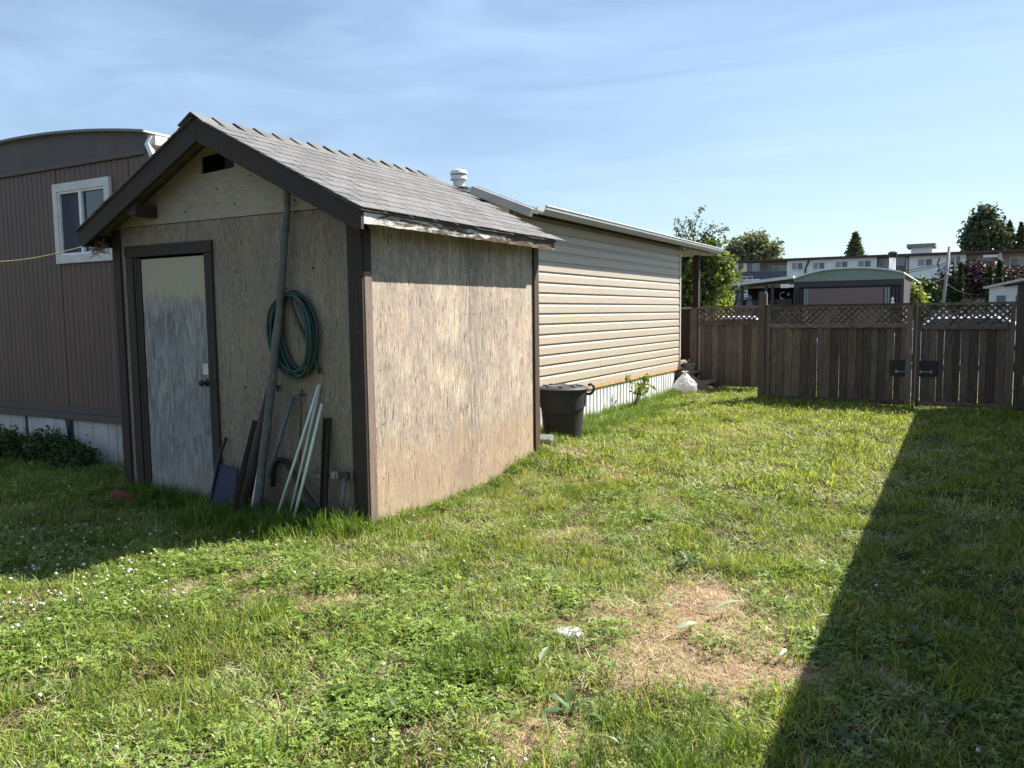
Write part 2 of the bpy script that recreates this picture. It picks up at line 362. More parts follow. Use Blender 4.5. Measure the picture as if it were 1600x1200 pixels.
def mesh_only(mb, name, mat, bevel=0, smooth=False):
    o = mb.build(name, mat, bevel=bevel, smooth=smooth); me = o.data; bpy.data.objects.remove(o); return me
def np_mesh(name, V, quads=None, tris=None, tint=None, mat=None, smooth=True):
    me = bpy.data.meshes.new(name)
    nq = 0 if quads is None else len(quads); nt = 0 if tris is None else len(tris)
    loops = np.concatenate(([quads.ravel()] if nq else [])+([tris.ravel()] if nt else [])).astype(np.int32)
    starts = np.concatenate(([np.arange(nq)*4] if nq else [])+([nq*4+np.arange(nt)*3] if nt else [])).astype(np.int32)
    me.vertices.add(len(V)); me.vertices.foreach_set('co', V.astype(np.float32).ravel())
    me.loops.add(len(loops)); me.loops.foreach_set('vertex_index', loops)
    me.polygons.add(nq+nt); me.polygons.foreach_set('loop_start', starts)
    me.update(calc_edges=True)
    if tint is not None:
        at = me.attributes.new('tint', 'FLOAT', 'POINT'); at.data.foreach_set('value', tint.astype(np.float32))
    if mat: me.materials.append(MATS[mat])
    if smooth: me.shade_smooth()
    return me
def link(name, me, parent=None, **k):
    o = bpy.data.objects.new(name, me); COL.objects.link(o)
    if parent is not None: o.parent = parent
    ORG[o] = org(parent) if parent is not None else Matrix.Identity(4)
    return tag(o, **k)
def copy_tree(o, parent=None):
    c = o.copy(); COL.objects.link(c)
    if parent is not None: c.parent = parent
    for ch in list(o.children): copy_tree(ch, c)
    return c
# ================================================================= GROUND
def bumpz(x, y):
    z = .03*noise.noise(Vector((x*.9, y*.9, 0))) + .020*noise.noise(Vector((x*2.6, y*2.6, 4))) + .010*noise.noise(Vector((x*6.5, y*6.5, 8)))
    z += .17*math.exp(-(((x+3.95)/.75)**2+((y-7.2)/.9)**2))
    z += .035*math.exp(-(((x+6.8)/1.2)**2+((y-4.9)/1.2)**2))
    z -= .03*math.exp(-(((x+5.3)/.6)**2+((y-4.0)/.35)**2))
    z -= .05*math.exp(-(((x+.4)/.35)**2+((y-13.6)/.4)**2))
    f = max(0, min(1, (17-y)/3))*max(0, min(1, (13-abs(x))/3))
    return z*f
mb = MB(); NX, NY = 200, 230; gx = np.linspace(-13.5, 4.5, NX); gy = np.linspace(-3, 17.2, NY)
mb.v = [(x, y, bumpz(x, y)) for y in gy for x in gx]
mb.f = [(j*NX+i, j*NX+i+1, (j+1)*NX+i+1, (j+1)*NX+i) for j in range(NY-1) for i in range(NX-1)]
lawn = mb.build('lawn_soil', 'soil', kind='structure', smooth=True)
mb = MB()      # surrounding ground with the yard cut out, out to the horizon
X0, X1, Y0, Y1 = -13.5, 4.5, -3, 17.2
for a, b in (((-900, -900), (X0, 900)), ((X1, -900), (900, 900)), ((X0, -900), (X1, Y0)), ((X0, Y1), (X1, 900))):
    mb.add([(a[0], a[1], -.004), (b[0], a[1], -.004), (b[0], b[1], -.004), (a[0], b[1], -.004)], [(0, 1, 2, 3)])
mb.build('ground', 'soil', kind='structure')
MB().add([(-60, 17.6, .004), (60, 17.6, .004), (60, 27, .004), (-60, 27, .004)], [(0, 1, 2, 3)]).build('park_road', 'asphalt', kind='structure')

# ================================================================= SHED
SX0, SX1, SY0, SY1 = -6.43, -3.69, 4.44, 7.10
RX, RZ, SL = -5.05, 3.03, .497          # ridge x, top of decking, slope
EX0, EX1, RY0, RY1 = -6.58, -3.49, 4.20, 7.15
def rz(x): return RZ - SL*abs(x-RX)
shed = thing('shed', 'weathered plywood garden shed with grey shingled gable roof and peeling tan paint', 'shed', (-5.06, 5.77, 0))
# front lower panels, door opening x -6.10..-5.29, z 0..2.06
T = .016
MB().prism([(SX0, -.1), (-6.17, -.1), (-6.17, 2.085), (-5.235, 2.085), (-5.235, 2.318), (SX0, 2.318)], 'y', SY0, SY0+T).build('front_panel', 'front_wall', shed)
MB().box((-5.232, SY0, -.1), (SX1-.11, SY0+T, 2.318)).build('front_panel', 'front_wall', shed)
# gable panel with the vent hole, tiled by prisms round the hole
hx0, hx1, hz0, hz1 = -5.29, -4.92, 2.70, 2.845
z0 = 2.324; ov = .03
def top(x): return rz(x)-.05
mb = MB()
xl = RX-(top(RX)-z0)/SL; xr = RX+(top(RX)-z0)/SL
Y_a, Y_b = SY0-.004, SY0+T-.002
mb.prism([(xl, z0), (hx0, z0), (hx0, top(hx0))], 'y', Y_a, Y_b)
mb.prism([(hx1, z0), (xr, z0), (hx1, top(hx1))], 'y', Y_a, Y_b)
mb.prism([(hx0, z0), (hx1, z0), (hx1, hz0), (hx0, hz0-.02)], 'y', Y_a, Y_b)
mb.prism([(hx0, hz1-.03), (hx1, hz1), (hx1, top(hx1)), (RX, top(RX)), (hx0, top(hx0))], 'y', Y_a, Y_b)
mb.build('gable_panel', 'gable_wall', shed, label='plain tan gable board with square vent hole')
MB().box((-5.06, SY0+.03, 2.68), (-4.90, SY0+.05, 2.87)).build('vent_board', 'dark_wood', shed)
# side wall (sunny) with two sheets, far wall, left wall
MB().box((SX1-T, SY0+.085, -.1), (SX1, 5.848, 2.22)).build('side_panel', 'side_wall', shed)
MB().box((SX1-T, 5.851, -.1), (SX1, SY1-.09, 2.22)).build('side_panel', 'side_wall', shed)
MB().box((SX0, SY0+T, -.1), (SX0+T, SY1-T, 2.22)).build('side_panel', 'front_wall', shed)
MB().prism([(SX0+.002, -.1), (SX1-.002, -.1), (SX1-.002, 2.26), (RX, 2.96), (SX0+.002, 2.26)], 'y', SY1-T, SY1-.001).build('back_panel', 'front_wall', shed)
# corner trims
MB().box((SX0-.01, SY0-.022, -.05), (SX0+.09, SY0-.001, 2.30)).build('corner_trim', 'brown_trim', shed, bevel=.003)
MB().box((SX1-.118, SY0-.024, -.05), (SX1+.012, SY0-.001, 2.30)).build('corner_trim', 'brown_trim', shed, bevel=.003)
MB().box((SX1+.001, SY0, -.05), (SX1+.018, SY0+.083, 1.86)).build('corner_trim', 'mauve_trim', shed, label='sun bleached mauve corner board', bevel=.003)
MB().box((SX1+.001, SY0, 1.863), (SX1+.018, SY0+.083, 2.16)).build('corner_trim', 'brown_trim', shed, bevel=.003)
MB().box((SX1+.001, SY1-.085, .0), (SX1+.020, SY1+.012, 2.2)).build('corner_trim', 'far_trim', shed, bevel=.003)
# door trims
MB().box((-6.275, SY0-.026, 2.065), (-5.195, SY0-.003, 2.160), Matrix.Translation((0, 0, 0))).build('door_head_trim', 'brown_trim', shed, bevel=.003)
MB().box((-6.270, SY0-.022, -.02), (-6.175, SY0-.002, 2.062)).build('door_side_trim', 'brown_trim', shed, bevel=.003)
MB().box((-5.290, SY0-.022, -.02), (-5.200, SY0-.002, 2.062)).build('door_side_trim', 'brown_trim', shed, bevel=.003)
MB().box((-6.168, SY0+.0, -.02), (-6.105, SY0+.10, 2.062)).build('door_jamb', 'brown_trim', shed)
# door leaf, edge chipped on the lock side
pl = [(-6.085, .035), (-5.30, .015), (-5.302, .3), (-5.292, .62), (-5.305, .9), (-5.296, 1.2), (-5.303, 1.6), (-5.296, 2.045), (-6.085, 2.045)]
door = MB().prism(pl, 'y', SY0-.002, SY0+.033).build('door', 'door_paint', shed)
MB().box((-5.375, SY0-.008, 1.085), (-5.31, SY0-.003, 1.175)).build('hinge_plate', 'frame_white', door)
kb = MB(); M = Matrix.Translation((-5.335, SY0-.003, 1.02)) @ Matrix.Rotation(R(90), 4, 'X')
k2 = MB().lathe([(.030, 0), (.030, .006), (.011, .012), (.011, .035), (.024, .045), (.027, .058), (.020, .070), (.004, .073)], n=16)
kb.add([M @ Vector(v) for v in k2.v], k2.f); kb.build('door_knob', 'rust_dark', door, smooth=True)
MB().box((-6.10, SY0+.04, -.05), (-5.235, SY0+.5, .0)).build('threshold', 'dark_wood', shed)
MB().box((SX0+.02, SY0+.3, -.05), (SX1-.02, SY1-.02, .02)).build('shed_floor', 'dark_wood', shed)
# roof deck, rakes
def slab(x0, x1, zt, zb): return [(x0, rz(x0)-zt), (x1, rz(x1)-zt), (x1, rz(x1)-zb), (x0, rz(x0)-zb)]
MB().prism(slab(RX, EX1, 0, .018), 'y', RY0+.03, RY1).build('roof_deck', 'roof_wood', shed)
MB().prism(slab(EX0, RX, 0, .018), 'y', RY0+.03, RY1).build('roof_deck', 'roof_wood', shed)
MB().prism([(RX+.001, rz(RX)+.012), (EX1+.002, rz(EX1)+.012), (EX1+.002, rz(EX1)-.135), (EX1-.06, rz(EX1)-.125), (RX+.001, rz(RX)-.165)], 'y', RY0-.005, RY0+.028).build('rake_board', 'brown_trim', shed, bevel=.003)
MB().prism([(RX-.001, rz(RX)+.012), (EX0, rz(EX0)+.012), (EX0+.0, rz(EX0)-.05), (EX0+.07, rz(EX0)-.115), (RX-.001, rz(RX)-.165)], 'y', RY0-.005, RY0+.028).build('rake_board', 'brown_trim', shed, bevel=.003)
MB().box((-5.93, RY0+.03, 2.38), (-5.84, SY0-.005, 2.47)).build('lookout_block', 'brown_trim', shed)
for y in (5.0, 5.6, 6.2, 6.8):
    MB().prism(slab(RX+.01, EX1-.03, .02, .10), 'y', y, y+.04).build('rafter', 'roof_wood', shed)
    MB().prism(slab(EX0+.03, RX-.01, .02, .10), 'y', y, y+.04).build('rafter', 'roof_wood', shed)
# rotten white fascia on the sunny eave
mb = MB(); n_ = 70; ys = np.linspace(RY0+.03, RY1-.02, n_); zt = rz(EX1)-.004
ring = []
for y in ys:
    w = (y-RY0)/3; jag = .006*noise.noise(Vector((y*9, 0, 1)))+.010*noise.noise(Vector((y*23, 0, 5)))*(.3+w)
    bulge = .010*max(0, noise.noise(Vector((y*5, 2, 1)))-.05)*w*4
    ring.append([(EX1-.022, y, zt-.085+jag), (EX1-.002+.002*jag, y, zt-.088+jag), (EX1+.002-bulge, y, zt-.05), (EX1-bulge*1.2, y, zt-.02), (EX1-.001, y, zt), (EX1-.022, y, zt)])
vs = [p for r_ in ring for p in r_]; fs = []
for i in range(n_-1):
    for k in range(6): fs.append((i*6+k, i*6+(k+1) % 6, (i+1)*6+(k+1) % 6, (i+1)*6+k))
fs += [tuple(range(6)), tuple(range((n_-1)*6, n_*6))]
mb.add(vs, fs); mb.build('eave_fascia', 'rotten_fascia', shed, label='rotten white fascia board flaking along the eave')
mb = MB(); mb.box((EX0+.002, RY0+.03, rz(EX0)-.10), (EX0+.022, RY1-.02, rz(EX0)-.004)); mb.build('eave_fascia', 'brown_trim', shed)
# shingles: right slope as pieces, left slope as pieces sharing the mesh
ANG = math.atan(SL)
tab = MB(); tw, th = .298, .185; tg = .0055
nx_, ny_ = 4, 1
tab.add([(0, -tw/2+tg, .0), (0, tw/2-tg, .0), (th, tw/2-tg, 0), (th, -tw/2+tg, 0), (0, -tw/2+tg, .012), (0, tw/2-tg, .012), (th, tw/2-tg, .009), (th, -tw/2+tg, .009)],
        [(0, 3, 2, 1), (4, 5, 6, 7), (0, 1, 5, 4), (1, 2, 6, 5), (2, 3, 7, 6), (3, 0, 4, 7)])
tabm = mesh_only(tab, 'shingle', 'shingle', bevel=.0015)
halfm = mesh_only(MB().box((0, -tw/4+tg, 0), (th, tw/4-tg, .009)), 'shingle', 'shingle', bevel=.0015)
expo = .139; L = math.hypot(EX1-RX, SL*(EX1-RX)); rows = 12
for sgn in (1, -1):
    for r_ in range(rows):
        s_top = L + .03 - (r_+1)*expo - (th-expo) if sgn > 0 else L - .03 - (r_+1)*expo - (th-expo)
        # row r_=0 is the eave course
        s0 = s_top
        off = 0 if r_ % 2 == 0 else tw/2
        y = RY0-.03; cells = []
        if off: cells.append((y+tw/4, halfm, tw/2))
        yy = y+off
        while yy < RY1+.02-.01:
            w = min(tw, RY1+.03-yy)
            if w < tw*.9: cells.append((yy+tw/4, halfm, tw/2))
            else: cells.append((yy+tw/2, tabm, tw))
            yy += tw
        for (yc, me_, w_) in cells:
            lift = random.uniform(0, .020)
            sj = s0+random.uniform(-.004, .004)
            x = RX + sgn*math.cos(ANG)*sj; z = RZ - math.sin(ANG)*sj + .006 + .002
            pitch = ANG - .042 - lift*.6
            o = piece('shingle', me_, shed, (x, yc+random.uniform(-.002, .002), z), (0, pitch, random.uniform(-.006, .006)) if sgn > 0 else (0, pitch, math.pi+random.uniform(-.006, .006)))
MB().prism([(EX1-.30, rz(EX1-.30)+.001), (EX1+.022, rz(EX1+.022)+.001), (EX1+.022, rz(EX1+.022)+.005), (EX1-.30, rz(EX1-.30)+.005)], 'y', RY0-.025, RY1+.02).build('starter_strip', 'shingle', shed)
# ridge caps
capm = mesh_only(MB().prism([(-.14, -.085), (0, .0), (.14, -.085), (.14, -.078), (0, .009), (-.14, -.078)], 'y', 0, .29), 'ridge_cap', 'shingle', bevel=.0015)
y = RY0-.045; k = 0
while y < RY1-.12:
    piece('ridge_cap', capm, shed, (RX, y, RZ+.035+random.uniform(0, .006)), (R(-4.3)-random.uniform(0, .025), random.uniform(-.01, .01), random.uniform(-.012, .012)))
    y += .205; k += 1
for sx_, sz_ in ((-5.12, 2.55), (-4.93, 2.42), (-4.75, 2.62), (-4.3, 2.40), (-5.5, 2.40), (-4.95, 1.9), (-4.15, 1.9), (-4.9, 1.0), (-4.2, .9), (-4.9, .5)):
    MB().tube([(sx_, SY0-.009, sz_), (sx_, SY0+.004, sz_)], .0075, 8).build('screw', 'rust', shed)
for sy_ in (4.62, 5.78, 5.90, 6.9):
    for sz_ in (.35, .75, 1.15, 1.55, 1.95): MB().tube([(SX1-.004, sy_+.01*math.sin(sz_*9), sz_), (SX1+.003, sy_+.01*math.sin(sz_*9), sz_)], .005, 6).build('screw', 'rust', shed)
# bird nest wire clump under the left eave + extension cord
mb = MB()
for i in range(26):
    c = Vector((-6.50+random.uniform(-.05, .05), 4.34+random.uniform(-.03, .04), 2.15+random.uniform(-.03, .05)))
    pts = [c+Vector((random.uniform(-.10, .10), random.uniform(-.05, .05), random.uniform(-.06, .05))) for _ in range(4)]
    mb.tube(pts, .0025, 4)
tag(mb.build('twig_nest', 'straw'), 'tangle of dry twigs and wire tucked under the left eave of the shed', 'nest')
A = at_y(-60, 409, 4.1); B = at_y(135, 384, 4.32)
pts = []
for i in range(24):
    u = i/23; p = A.lerp(B, u); p.z -= .05*math.sin(math.pi*u); pts.append(p)
E_ = Vector((-11.28, 5.16, 1.75)); pts = [E_.lerp(A, k/8)-Vector((0, 0, .10*math.sin(math.pi*k/8))) for k in range(8)]+pts
pts += [B+Vector((.04, .03, .01)), B+Vector((.12, .05, -.03)), B+Vector((.16, .06, .06))]
tag(MB().tube(pts, .0042, 6).build('extension_cord', 'yellow_cord', smooth=True), 'thin pale yellow cord strung from the left to the shed eave', 'cord')

# ================================================================= BROWN MOBILE HOME (left)
bh = thing('mobile_home', 'brown ribbed mobile home with arched roof behind the left of the shed', 'mobile home', (-9.0, 5.2, 0))
BX0, BX1, BY = -11.3, -6.95, 5.20
def arch(x): u = (x-(-9.2))/2.25; return 3.53 - .17*u*u
# windows opening
wx0, wx1, wz0, wz1 = -8.49, -7.53, 2.14, 2.975
def ribbed(x0, x1, z0, z1, base_y=BY):
    """vertical ribs facing -Y"""
    mb = MB(); pts = []; x = x0; p = .0865; xs = []
    k0 = math.floor(x0/p)
    k = k0
    while k*p < x1:
        a = k*p
        for dx, dy in ((0, 0), (.008, .012), (.018, .012), (.026, 0)):
            if x0 <= a+dx <= x1: xs.append((a+dx, dy))
        k += 1
    xs = [(x0, 0)]+xs+[(x1, 0)]
    poly = [(x_, base_y+dy*.45) for x_, dy in xs]; poly += [(x1, base_y+.05), (x0, base_y+.05)]
    n = len(xs)
    vs = [(a, b, z0) for a, b in poly]+[(a, b, z1) for a, b in poly]; m_ = len(poly)
    return mb.add(vs, [(i, (i+1) % m_, m_+(i+1) % m_, m_+i) for i in range(m_)])
xs = [-11.3, -10.8, -10.38, -9.95, -9.52, -9.1, -8.74, -8.47]
zt = 3.14
for i in range(len(xs)-1): ribbed(xs[i]+.001, xs[i+1]-.001, .60, zt).build('siding_panel', 'brown_siding', bh)
ribbed(-8.469, -7.55, .60, wz0+.04).build('siding_panel', 'brown_siding', bh); ribbed(-8.469, -7.55, wz1-.04, zt).build('siding_panel', 'brown_siding', bh)
ribbed(-7.549, -7.25, .60, zt).build('siding_panel', 'brown_siding', bh); ribbed(-7.249, -6.96, .60, zt).build('siding_panel', 'brown_siding', bh)
n_ = 30; xa = np.linspace(BX0, BX1, n_)
MB().prism([(x, 3.185) for x in (BX0, BX1)]+[(x, arch(x)-.02) for x in xa[::-1]], 'y', BY-.01, BY+.05).build('gable_board', 'brown_fascia', bh)
MB().box((BX0, BY-.028, 3.135), (BX1, BY+.04, 3.183)).build('trim_strip', 'brown_band', bh, bevel=.004)
MB().box((BX0, BY-.022, .53), (BX1, BY+.04, .598)).build('trim_strip', 'brown_band', bh, bevel=.004)
MB().box((BX0, BY-.032, .455), (BX1, BY+.04, .528)).build('trim_strip', 'brown_band', bh, bevel=.004)
MB().box((BX1-.03, BY-.02, .46), (BX1+.01, BY+.06, 3.18)).build('corner_trim', 'brown_band', bh)
# roof shell
mb = MB(); poly = [(x, arch(x)) for x in np.linspace(BX0-.02, BX1+.03, n_)]+[(x, arch(x)-.018) for x in np.linspace(BX0-.02, BX1+.03, n_)[::-1]]
mb.prism(poly, 'y', BY-.045, 15.0); mb.build('roof', 'roof_metal', bh)
mb = MB(); poly = [(x, arch(x)+.004) for x in np.linspace(BX0-.02, BX1+.03, n_)]+[(x, arch(x)-.020) for x in np.linspace(BX0-.02, BX1+.03, n_)[::-1]]
mb.prism(poly, 'y', BY-.062, BY-.046); mb.build('roof_edge', 'roof_edge_grey', bh)
# east side (mostly hidden): beige siding and white downpipe at the corner
MB().box((BX1-.05, BY+.06, .45), (BX1, 14.9, 3.30)).build('side_siding', 'vinyl', bh)
MB().box((BX0, BY+.06, .3), (BX0+.05, 14.9, 3.2)).build('side_siding', 'brown_siding', bh)
MB().box((BX0, 14.9, .3), (BX1, 14.95, 3.2)).build('side_siding', 'brown_siding', bh)
MB().box((BX1+.0, BY+.02, 3.22), (BX1+.10, 14.9, 3.31)).build('side_gutter', 'frame_white', bh)
mb = MB(); mb.tube([(BX1+.04, BY+.03, 3.30), (BX1+.04, BY-.02, 3.22), (BX1+.10, BY-.02, 3.12), (BX1+.10, BY-.01, .3)], .032, 4); mb.build('downpipe', 'white_vinyl', bh)
# old white skirting, one sheet bent away, rusty stud
def skirt_sheet(x0, x1, z0, z1, mat='old_skirt', tilt=0, shear=0, name='skirt_panel'):
    mb = MB(); xs_ = [x0]; 
    k = x0+.06
    while k < x1-.03: xs_ += [k, k+.008, k+.020, k+.028]; k += .26
    xs_.append(x1)
    dy = [0]; 
    for _ in range((len(xs_)-2)//4): dy += [0, -.010, -.010, 0]
    dy.append(0)
    V = []
    for zz, sh in ((z0, 0), (z1, shear)):
        for x, d in zip(xs_, dy): V.append((x+sh, BY+.02+d-(tilt if zz == z1 else 0)*(x-x0)/(x1-x0), zz))
    for zz, sh in ((z0, 0), (z1, shear)):
        for x, d in zip(xs_, dy): V.append((x+sh, BY+.026+d-(tilt if zz == z1 else 0)*(x-x0)/(x1-x0), zz))
    n = len(xs_); F = []
    for i in range(n-1): F += [(i, i+1, n+i+1, n+i), (2*n+i, 3*n+i, 3*n+i+1, 2*n+i+1), (n+i, n+i+1, 3*n+i+1, 3*n+i)]
    F += [(0, n, 3*n, 2*n), (n-1, 3*n-1, 4*n-1, 2*n-1)]
    return mb.add(V, F).build(name, mat, bh)
skirt_sheet(-11.3, -9.37, -.05, .455); skirt_sheet(-9.29, -8.50, -.05, .45, tilt=.05, shear=-.02); skirt_sheet(-8.44, -7.7, -.05, .46); skirt_sheet(-7.69, -6.96, -.05, .46)
MB().box((-9.37, BY+.03, -.05), (-9.30, BY+.07, .455)).build('skirt_stud', 'rust', bh)
MB().box((-8.55, BY+.045, -.05), (-8.35, BY+.06, .455)).build('skirt_backing', 'pvc_grey', bh)
MB().box((-9.07, BY-.006, .30), (-8.97, BY+.014, .325)).build('skirt_latch', 'rust_dark', bh)
# window
win = MB()
win.box((wx0, BY-.035, wz0), (wx0+.075, BY+.02, wz1)).box((wx1-.075, BY-.035, wz0), (wx1, BY+.02, wz1)).box((wx0+.075, BY-.035, wz0), (wx1-.075, BY+.02, wz0+.085)).box((wx0+.075, BY-.035, wz1-.085), (wx1-.075, BY+.02, wz1))
win = win.build('window', 'frame_white', bh)
ix0, ix1, iz0, iz1 = wx0+.075, wx1-.075, wz0+.085, wz1-.085; mid = (ix0+ix1)/2-.02
w2 = MB().box((ix0, BY-.02, iz0), (ix0+.022, BY+.03, iz1)).box((ix1-.03, BY-.02, iz0), (ix1, BY+.03, iz1)).box((mid-.022, BY-.024, iz0), (mid+.022, BY+.03, iz1)).box((ix0+.022, BY-.02, iz0), (mid-.022, BY+.03, iz0+.022)).box((mid+.022, BY-.02, iz0), (ix1-.03, BY+.03, iz0+.022)).box((ix0+.022, BY-.02, iz1-.022), (mid-.022, BY+.03, iz1)).box((mid+.022, BY-.02, iz1-.022), (ix1-.03, BY+.03, iz1))
w2.build('sash', 'white_vinyl', win)
MB().box((ix0+.022, BY+.004, iz0+.022), (mid-.022, BY+.008, iz1-.022)).build('pane', 'curtain', win, label='dark insect screen over half of the window')
MB().box((mid+.022, BY+.004, iz0+.022), (ix1-.03, BY+.008, iz1-.022)).build('pane', 'glass', win)

# ================================================================= BEIGE ADDITION / MOBILE HOME (middle)
th_ = thing('mobile_home', 'beige vinyl sided mobile home with low roof and white skirting behind the bin', 'mobile home', (-5.8, 11.6, 0))
WX = -4.69; WY0, WY1 = 8.45, 14.88
prof = [(0, 0), (.020, 0), (.020, .004), (.018, .086), (.004, .112), (.003, .134), (0, .134)]
pw = .1335; seam = 11.02
plA = mesh_only(MB().prism([(a, b) for a, b in prof], 'y', 0, seam-WY0-.002), 'siding_plank', 'vinyl')
plB = mesh_only(MB().prism([(a, b) for a, b in prof], 'y', 0, WY1-.02-seam), 'siding_plank', 'vinyl')
z = .485; i = 0
while z < 2.72:
    piece('siding_plank', plA, th_, (WX, WY0, z)); piece('siding_plank', plB, th_, (WX+.001, seam, z+.001)); z += pw; i += 1
MB().box((WX-.06, WY0, .46), (WX-.001, WY1-.001, 2.80)).build('wall', 'plywood', th_)
MB().box((WX-2.2, WY0, .3), (WX-.06, WY0+.05, 2.9)).build('wall', 'vinyl', th_)
MB().box((WX-2.2, WY1-.05, .3), (WX-.06, WY1, 2.9)).build('wall', 'vinyl', th_)
MB().box((WX-.03, WY1-.018, .45), (WX+.035, WY1+.03, 2.76)).build('corner_trim', 'frame_white', th_, bevel=.004)
MB().box((WX-.02, WY0, .445), (WX+.022, WY1, .484)).build('base_strip', 'orange_wood', th_)
# corrugated white skirt in four sheets
def corr(y0, y1, z0, z1):
    mb = MB(); ys_ = []; y = y0
    while y < y1-.1:
        ys_ += [(y, 0), (y+.085, 0), (y+.097, -.014), (y+.118, -.014)]; y += .13
    ys_ += [(y1, 0)]
    V = [(WX+d, yy, z0) for yy, d in ys_]+[(WX+d, yy, z1) for yy, d in ys_]+[(WX+d-.004, yy, z0) for yy, d in ys_]+[(WX+d-.004, yy, z1) for yy, d in ys_]
    n = len(ys_); F = []
    for i in range(n-1): F += [(i, i+1, n+i+1, n+i), (2*n+i, 3*n+i, 3*n+i+1, 2*n+i+1)]
    return mb.add(V, F).build('skirt_panel', 'white_skirt', th_)
for a, b in ((WY0, 10.05), (10.05, 11.65), (11.65, 13.25), (13.25, 14.62)): corr(a, b-.002, -.04, .444)
# roof: shallow, rising away from the gutter
GX, GZ, RS = -4.45, 2.82, .30
MB().prism([(GX, GZ-.045), (-5.70, GZ+.345), (-6.95, GZ+.30), (-6.95, GZ+.24), (-5.70, GZ+.285), (GX, GZ-.09)], 'y', 8.40, 16.7).build('roof', 'roof_membrane', th_)
MB().box((-6.6, 14.89, 2.70), (-4.50, 16.65, 2.73)).build('porch_ceiling', 'apt_tan', th_)
# gutter as a trough
g = [(GX-.02, GZ-.085), (GX+.07, GZ-.09), (GX+.11, GZ-.04), (GX+.112, GZ+.0), (GX+.10, GZ+.0), (GX+.095, GZ-.035), (GX+.062, GZ-.078), (GX-.008, GZ-.075), (GX-.008, GZ+.0), (GX-.02, GZ+.0)]
MB().prism(g, 'y', 8.62, 16.75).build('gutter', 'gutter', th_)
MB().prism([(GX+.096, GZ-.002), (GX+.122, GZ-.002), (GX+.122, GZ+.012), (GX+.096, GZ+.012)], 'y', 8.62, 16.75).build('gutter_lip', 'gutter_lip', th_)
# raked box gutter at the near end
A = Vector((-4.33, 8.22, 2.70)); B = Vector((-5.12, 8.22, 3.02)); d = (B-A).normalized(); s = Vector((0, 1, 0)); w = d.cross(s); w = -w if w.z < 0 else w
mb = MB(); q = .05
cs = [A + s*a + w*b for a, b in ((-q, -q), (q, -q), (q, q), (-q, q))]+[B + s*a + w*b for a, b in ((-q, -q), (q, -q), (q, q), (-q, q))]
mb.add(cs, [(0, 1, 2, 3), (4, 7, 6, 5), (0, 4, 5, 1), (1, 5, 6, 2), (2, 6, 7, 3), (3, 7, 4, 0)]); mb.build('rake_gutter', 'gutter', th_, bevel=.006)
mb = MB(); cs = [A + s*a + w*b for a, b in ((q+.002, q-.002), (q+.02, q-.002), (q+.02, q+.015), (q+.002, q+.015))]+[B + s*a + w*b for a, b in ((q+.002, q-.002), (q+.02, q-.002), (q+.02, q+.015), (q+.002, q+.015))]
mb.add(cs, [(0, 1, 2, 3), (4, 7, 6, 5), (0, 4, 5, 1), (1, 5, 6, 2), (2, 6, 7, 3), (3, 7, 4, 0)]); mb.build('gutter_lip', 'gutter_lip', th_)
# roof vent
vc = at_y(717, 292, 9.0); vx, vy, vz = vc.x, vc.y, vc.z
vent = MB().lathe([(.075, vz-.25), (.075, vz+.13), (.078, vz+.13)], (vx, vy), 24).build('vent_pipe', 'pale_pipe', th_, smooth=False)
MB().lathe([(.07, vz+.10), (.108, vz+.085), (.112, vz+.10), (.098, vz+.145), (.07, vz+.15)], (vx, vy), 24).build('vent_collar', 'pale_pipe', vent)
MB().lathe([(.07, vz+.165), (.112, vz+.155), (.118, vz+.17), (.105, vz+.205), (.05, vz+.222), (.002, vz+.225)], (vx, vy), 24).build('vent_cap', 'pale_pipe', vent)
MB().lathe([(.17, vz-.27), (.17, vz-.02), (.11, vz+.0)], (vx, vy), 20).build('vent_flashing', 'roof_membrane', vent)
# porch post
px_ = at_y(1088, 500, 16.4)
MB().box((px_.x-.055, 16.34, -.05), (px_.x+.055, 16.46, 2.70)).build('porch_post', 'dark_wood', th_)
MB().box((-6.4, 16.5, -.05), (-4.62, 16.56, 1.60)).build('porch_panel', 'plywood', th_)
MB().box((-6.4, 16.48, 1.602), (-4.62, 16.58, 1.64)).build('porch_rail', 'frame_white', th_)
MB().box((-6.4, 14.95, .50), (-4.86, 16.2, .56)).build('porch_deck', 'step_wood', th_)

# wooden steps down from the porch
st = thing('porch_steps', 'worn wooden steps at the far corner of the beige home by the bag', 'steps', (-4.4, 15.3, 0))
for k, yy in enumerate((14.93, 15.95)):
    MB().prism([(-4.84, .50), (-4.66, .50), (-4.02, .05), (-4.02, -.04), (-4.20, -.04), (-4.84, .36)], 'y', yy, yy+.04).build('stringer', 'step_side', st)
MB().box((-4.84, 14.90, .345), (-4.47, 16.05, .385)).build('tread', 'step_wood', st, bevel=.004)
MB().box((-4.46, 14.98, .165), (-4.14, 16.02, .205)).build('tread', 'step_wood', st, bevel=.004)
pt = thing('flower_pot', 'small grey pot on the top porch step', 'pot', (-4.68, 15.5, .385))
MB().lathe([(.09, .387), (.13, .52), (.14, .52), (.14, .54), (.12, .54), (.11, .50)], (-4.66, 15.5), 16).build('pot_body', 'concrete', pt)
mb = MB()
for i in range(14):
    a = random.uniform(0, 6.28); mb.tube([(-4.66, 15.5, .5), (-4.66+.05*math.cos(a), 15.5+.05*math.sin(a), .58), (-4.66+.11*math.cos(a), 15.5+.11*math.sin(a), .60+random.uniform(0, .05))], .006, 3)
mb.build('plant', 'leaf_weed', pt)

